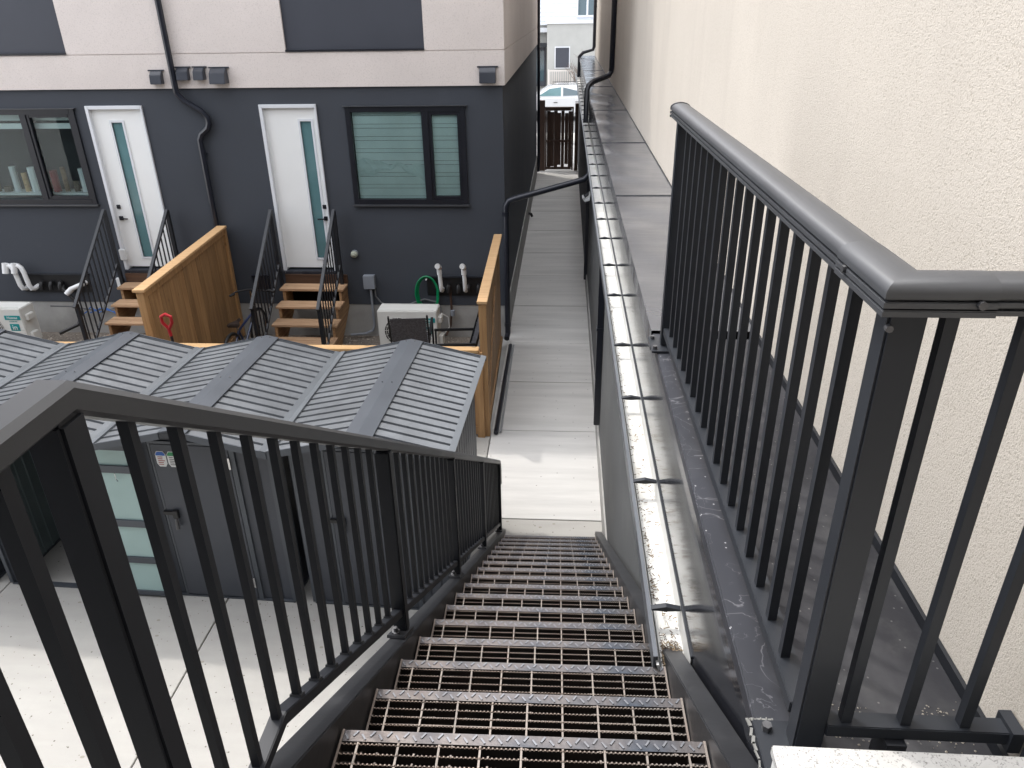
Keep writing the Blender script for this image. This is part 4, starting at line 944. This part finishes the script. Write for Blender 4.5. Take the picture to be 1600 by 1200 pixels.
MB().tube([(-8.05, FY-.10, -4.50), (-7.9, FY-.08, -4.42), (-7.82, FY-.06, -4.34), (-7.7, FY-.06, -4.44), (-7.55, FY-.06, -4.36), (-7.4, FY-.06, -4.46), (-7.25, FY-.06, -4.50), (-7.1, FY-.05, -4.34), (-6.95, FY-.05, -4.22)], .009, 6).build('blue_run', 'blue_cable', t, smooth=True)
MB().tube([(-7.85, FY-.07, -4.44), (-7.65, FY-.06, -4.36), (-7.45, FY-.06, -4.42), (-7.3, FY-.06, -4.40)], .009, 6).build('blue_run', 'blue_cable', t, smooth=True)
# shovel
t = thing('shovel', 'shovel with red D shaped grip standing behind the sheds against the cedar fence', 'shovel', (-4.30, 7.6, GROUND), 0)
MB().tube([(-4.36, 7.55, -4.25), (-4.305, 7.42, -3.16)], .016, 8).build('shaft', 'black_plastic', t, smooth=True)
MB().tube([(-4.30, 7.41, -3.18), (-4.31, 7.41, -3.09), (-4.365, 7.41, -3.02), (-4.365, 7.41, -2.955), (-4.31, 7.41, -2.925), (-4.255, 7.41, -2.955), (-4.255, 7.41, -3.02), (-4.30, 7.41, -3.09)], .019, 8).build('grip', 'red_plastic', t, smooth=True)
MB().prism([(-4.48, -4.25), (-4.24, -4.25), (-4.24, -4.6), (-4.36, -4.79), (-4.48, -4.6)], 7.56, 7.572, 1).build('blade', 'steel', t)
# chairs
def chair(loc, rz, label):
    t = thing('wicker_chair', label, 'chair', loc, rz, 'dark woven patio chairs')
    B = lambda mb, nme, m, par=t, **k: mb.build(nme, m, par, (0, 0, 0), True, **k)
    Rb = Matrix.Rotation(-.28, 3, 'X')
    bk = MB()
    for i in range(22):
        for j in range(26):
            if (i+j) % 2: bk.obox(Vector((0, .25, .42))+Rb @ Vector((-.235+i*.0224, .004*((j//2) % 2), .03+j*.0192)), .034, .005, .011, Rb @ Matrix.Rotation(.5*(-1)**j, 3, 'Y'))
    bb = B(bk, 'backrest', 'wicker')
    B(MB().obox(Vector((0, .25, .42))+Rb @ Vector((0, .008, .27)), .49, .004, .52, Rb), 'back_panel', 'wicker', bb)
    B(MB().box(-.26, .26, -.26, .25, .40, .44), 'seat', 'wicker', bevel=.006)
    top = Vector((0, .25, .42))+Rb @ Vector((0, 0, .56))
    for s in (-1, 1):
        B(MB().bar((s*.265, .24, .42), (s*.265, top.y, top.z), .025, .03), 'back_frame', 'black_plastic')
        B(MB().bar((s*.28, -.27, .66), (s*.28, .30, .64), .035, .03), 'armrest', 'black_plastic')
        B(MB().bar((s*.28, -.26, 0), (s*.28, -.25, .65), .028, .028), 'leg', 'black_plastic')
        B(MB().bar((s*.28, .28, 0), (s*.27, .22, .42), .028, .028), 'leg', 'black_plastic')
    return t
chair((-2.15, 9.92, GROUND+.09), math.radians(186), 'dark wicker patio chair seen from behind in front of the white heat pump')
chair((-1.52, 9.75, GROUND), math.radians(-80), 'dark wicker patio chair turned sideways against the cedar fence')
# bicycle tucked beside the right steps
t = thing('bicycle', 'dark bicycle with brown saddle parked between the cedar fence and back steps', 'bicycle', (-4.80, 10.3, GROUND))
def wheel(y, z, r):
    w_ = MB().tube([(-4.78, y+r*math.cos(a*math.pi/16), z+r*math.sin(a*math.pi/16)) for a in range(33)], .020, 8, False).build('wheel', 'rubber', t, smooth=True)
    MB().tube([(-4.78, y+(r-.03)*math.cos(a*math.pi/16), z+(r-.03)*math.sin(a*math.pi/16)) for a in range(33)], .009, 6, False).build('rim', 'chrome', w_, smooth=True)
    sp2 = MB()
    for a in range(16): sp2.bar((-4.78, y, z), (-4.78, y+(r-.03)*math.cos(a*.3927), z+(r-.03)*math.sin(a*.3927)), .003, .003, side=(1, 0, 0))
    sp2.build('spokes', 'chrome', w_)
wheel(9.75, GROUND+.33, .31); wheel(10.78, GROUND+.33, .31)
fr = MB()
A, Bp, Cc, Dd = (-4.78, 10.20, -4.50), (-4.78, 10.05, -4.22), (-4.78, 10.68, -4.15), (-4.78, 10.78, -4.47)
for p, q in ((A, Bp), (A, (-4.78, 10.66, -4.20)), (Bp, Cc), (Bp, (-4.78, 9.75, -4.47)), (A, (-4.78, 9.75, -4.47)), (Cc, Dd)): fr.tube([p, q], .018, 8)
fr.build('frame', 'bike_paint', t, smooth=True)
MB().tube([Bp, (-4.78, 10.01, -4.10)], .014, 8).build('seat_post', 'chrome', t)
MB().prism([(-4.87, 9.88), (-4.69, 9.88), (-4.70, 9.96), (-4.755, 10.06), (-4.76, 10.17), (-4.80, 10.17), (-4.805, 10.06), (-4.86, 9.96)], -4.105, -4.055, 2).build('saddle', 'saddle', t, bevel=.015)
MB().tube([Cc, (-4.78, 10.70, -3.82)], .016, 8).build('stem', 'chrome', t)
MB().tube([(-5.06, 10.56, -3.86), (-4.98, 10.64, -3.82), (-4.78, 10.70, -3.80), (-4.58, 10.64, -3.80), (-4.36, 10.58, -3.79)], .013, 8).build('handlebar', 'black_plastic', t, smooth=True)
for s in ((-5.06, 10.56, -3.86, -5.0, 10.62), (-4.36, 10.58, -3.79, -4.46, 10.61)): MB().tube([(s[0], s[1], s[2]), (s[3], s[4], s[2]+.01)], .02, 8).build('grip', 'rubber', t, smooth=True)
# ================================================================== GATE
t = thing('wooden_gate', 'dark brown slatted wooden gate closing the far end of the walkway', 'gate', (-.2, 25.4, GROUND))
GT = -2.87
MB().box(-.80, -.63, 25.33, 25.47, GROUND, -2.62).build('post', 'gate_wood', t)
MB().box(.33, .44, 25.33, 25.47, GROUND, -2.72).build('post', 'gate_wood', t)
lf = MB().box(-.60, .22, 25.34, 25.40, GT-.06, GT).build("gate_rail", "gate_wood", t)
for z in (-3.90, -4.75): MB().box(-.60, .22, 25.34, 25.40, z, z+.07).build("gate_rail", "gate_wood", t)
for i, x in enumerate([-.57, -.455, -.34, -.225, -.11, .005, .12]):
    a = [0, .05, 0, .1, 0, .12, .02][i]
    MB().box(x, x+.111+random.uniform(-.008, .008), 25.401, 25.42, -4.72+a, GT-.07-a*.6).build('slat', 'gate_wood', t)
for x in (-.625, .235): MB().box(x, x+.05, 25.335, 25.43, -4.77, GT+.03).build('stile', 'gate_wood', t)
MB().box(-.63, .28, 25.32, 25.46, GT+.002, GT+.05).build('top_cap', 'gate_wood', t)
# ================================================================== STREET BEYOND
def car():
    t = thing('parked_car', 'white SUV parked across the street beyond the gate, seen side on', 'car', (-.35, 39.9, GROUND-.18))
    gz = GROUND-.18; y0, y1 = 39.0, 40.85
    X = lambda u: -2.65+u; Z = lambda h: gz+h
    low = [(0, .55), (.05, .85), (.25, .98), (1.15, 1.08), (4.45, 1.12), (4.6, .95), (4.62, .45), (4.45, .32), (.2, .32)]
    b_ = MB().prism([(X(u), Z(h)) for u, h in low], y0, y1, 1).build('body', 'car_white', t, bevel=.05, smooth=True)
    gh = [(1.05, 1.07), (1.80, 1.52), (2.3, 1.62), (3.6, 1.61), (4.15, 1.52), (4.50, 1.10)]
    n = len(gh); vs = [(X(u), y0+.06+(.16 if h > 1.3 else 0), Z(h)) for u, h in gh]+[(X(u), y1-.06-(.16 if h > 1.3 else 0), Z(h)) for u, h in gh]
    fs = [tuple(range(n)), tuple(range(2*n-1, n-1, -1))]+[(i, i+n, (i+1) % n+n, (i+1) % n) for i in range(n)]
    MB().add(vs, fs).build('cabin', 'car_white', b_, bevel=.03, smooth=True)
    def side(us, nm_, m_, off=.012):
        poly = us; v1 = []
        for u, h in poly: v1.append((X(u), y0+.06+.16*min(1, max(0, (h-1.08)/.44))-off, Z(h)))
        v2 = [(x, y+.02, z) for x, y, z in v1]; k = len(v1)
        MB().add(v1+v2, [tuple(range(k)), tuple(range(2*k-1, k-1, -1))]+[(i, i+k, (i+1) % k+k, (i+1) % k) for i in range(k)]).build(nm_, m_, b_)
    side([(1.35, 1.14), (1.90, 1.46), (2.45, 1.53), (2.45, 1.14)], 'side_window', 'glass_teal')
    side([(2.55, 1.14), (2.55, 1.53), (3.45, 1.52), (3.45, 1.16)], 'side_window', 'car_glass')
    side([(3.52, 1.16), (3.52, 1.51), (3.85, 1.48), (4.15, 1.22)], 'side_window', 'car_glass')
    MB().bar((X(2.0), y0+.30, Z(1.66)), (X(3.9), y0+.30, Z(1.66)), .04, .03).bar((X(2.0), y1-.30, Z(1.66)), (X(3.9), y1-.30, Z(1.66)), .04, .03).build('roof_rack', 'car_black', b_)
    for u in (.88, 3.60):
        MB().tube([(X(u), y0-.012, Z(.36)), (X(u), y0+.02, Z(.36))], .42, 24).build('wheel_arch', 'car_black', b_)
        for yy in (y0-.02, y1-.20):
            wh = MB().tube([(X(u), yy, Z(.35)), (X(u), yy+.22, Z(.35))], .35, 24).build('wheel', 'rubber', t, smooth=True)
            MB().tube([(X(u), yy-.01, Z(.35)), (X(u), yy+.23, Z(.35))], .22, 16).build('rim', 'chrome', wh)
    MB().box(X(.0), X(.12), y0+.1, y0+.45, Z(.70), Z(.86)).build('headlight', 'label_white', b_)
    MB().box(X(4.50), X(4.63), y0-.005, y0+.25, Z(.90), Z(1.05)).build('tail_light', 'red_plastic', b_)
    MB().box(X(2.10), X(2.28), y0-.03, y0, Z(.84), Z(.87)).box(X(3.15), X(3.33), y0-.03, y0, Z(.86), Z(.89)).build('door_handle', 'car_black', b_)
car()
HY = 52.0
far = thing('far_house', 'pale house across the street with white siding above a grey stucco porch bay', 'house', (0, HY+3, GROUND))
k = HY/26.0
for i in range(34):
    z0 = -.95+i*.24; MB().add([(-5, HY, z0), (2.6, HY, z0), (2.6, HY+.12, z0), (-5, HY+.12, z0), (-5, HY+.035, z0+.236), (2.6, HY+.035, z0+.236), (2.6, HY+.12, z0+.236), (-5, HY+.12, z0+.236)], [(0,3,2,1),(4,5,6,7),(0,1,5,4),(1,2,6,5),(2,3,7,6),(3,0,4,7)]).build('siding_board', 'siding_white', far)
MB().box(-5, 2.6, HY+.13, HY+6, GROUND-.1, 7.3).build('wall', 'stucco_pale', far)
MB().box(-1.15, 2.6, HY-1.6, HY-.001, GROUND-.1, -.86).build('porch_bay', 'stucco_pale', far)
MB().box(-1.25, 2.6, HY-1.7, HY-.05, -.859, -.70).build('bay_cap', 'trim_white', far)
MB().box(-5, -1.16, HY-.3, HY-.001, -1.35, -1.10).build('band_board', 'trim_white', far)
wn = MB().box(-.68, .26, HY-1.66, HY-1.601, -3.36, -2.12).build('window', 'trim_white', far)
MB().box(-.62, .20, HY-1.68, HY-1.661, -3.30, -2.18).build('pane', 'panel_dark', wn)
wn = MB().box(.62, 2.3, HY-.08, HY-.002, -.55, 2.4).build('window', 'trim_white', far)
for a, b_ in ((.72, 1.22), (1.34, 1.9)): MB().box(a, b_, HY-.10, HY-.081, -.42, 2.3).build('pane', 'car_glass', wn)
dr = MB().box(-2.4, -1.26, HY-.10, HY-.001, -4.5, -2.2).build('door', 'panel_dark', far)
MB().box(-2.2, -1.36, HY-.12, HY-.101, -4.2, -2.4).build('pane', 'car_glass', dr)
MB().box(-3.2, -1.16, HY-.9, HY-.11, -2.15, -1.95).build('awning', 'roof_rack' if 0 else 'rail_charcoal', far)
pr3 = thing('porch_rail', 'white picket porch rail below the far house window', 'railing', (0, HY-1.9, -4.3))
MB().box(-1.0, .42, HY-2.02, HY-1.95, -3.50, -3.42).box(-1.0, .42, HY-2.02, HY-1.95, -4.30, -4.24).build('rail', 'picket_white', pr3)
for i in range(11): MB().box(-.98+i*.135, -.93+i*.135, HY-2.01, HY-1.96, -4.24, -3.50).build('picket', 'picket_white', pr3)
MB().box(.36, .46, HY-2.03, HY-1.94, GROUND-.1, -3.38).box(-1.08, -1.0, HY-2.03, HY-1.94, GROUND-.1, -3.38).box(-1.1, 2.6, HY-2.1, HY-1.605, GROUND-.1, -4.36).build('post', 'picket_white', pr3)
# bare shrub
t = thing('bare_shrub', 'leafless twiggy shrub in front of the far grey stucco wall', 'shrub', (.9, HY-2.4, GROUND))
sh = MB(); random.seed(5)
def twig(p, d, L_, r, dep):
    q = p+d*L_; sh.tube([p, (p+q)/2+Vector((random.uniform(-.03, .03), 0, .02)), q], [r, r*.8, r*.6], 4)
    if dep:
        for _ in range(3):
            twig(p+d*L_*random.uniform(.5, 1), (d+Vector((random.uniform(-.6, .6), random.uniform(-.4, .4), random.uniform(-.1, .3)))).normalized(), L_*.65, r*.6, dep-1)
for _ in range(7): twig(Vector((.9+random.uniform(-.2, .3), HY-2.4, GROUND)), Vector((random.uniform(-.35, .35), random.uniform(-.2, .2), 1)).normalized(), random.uniform(.7, 1.2), .022, 3)
sh.build('branches', 'bark', t)
kind(MB().box(-150, 150, 46.0, 48.6, GROUND-.179, GROUND-.03).build('far_pavement', 'pale_ground'), 'structure')
kind(MB().box(-150, 150, 31.0, 33.9, GROUND-.049, GROUND-.02).build('pavement', 'concrete'), 'structure')
nb = thing('neighbour_building', 'tan stucco building side seen through the gap above the alley', 'building', (-3, 33, GROUND))
MB().box(-7, -1.25, 28.2, 33.0, GROUND-.05, 5.0).build('wall', 'stucco_beige', nb)
MB().box(-7.1, -1.15, 28.1, 33.1, 5.0, 5.1).build('roof', 'spout', nb)
# ------------------------------------------------------------------ lift everything so the ground is at z = 0
for o in sc.objects:
    if o.parent is None and o.type in ('MESH', 'EMPTY'): o.location.z += LIFT
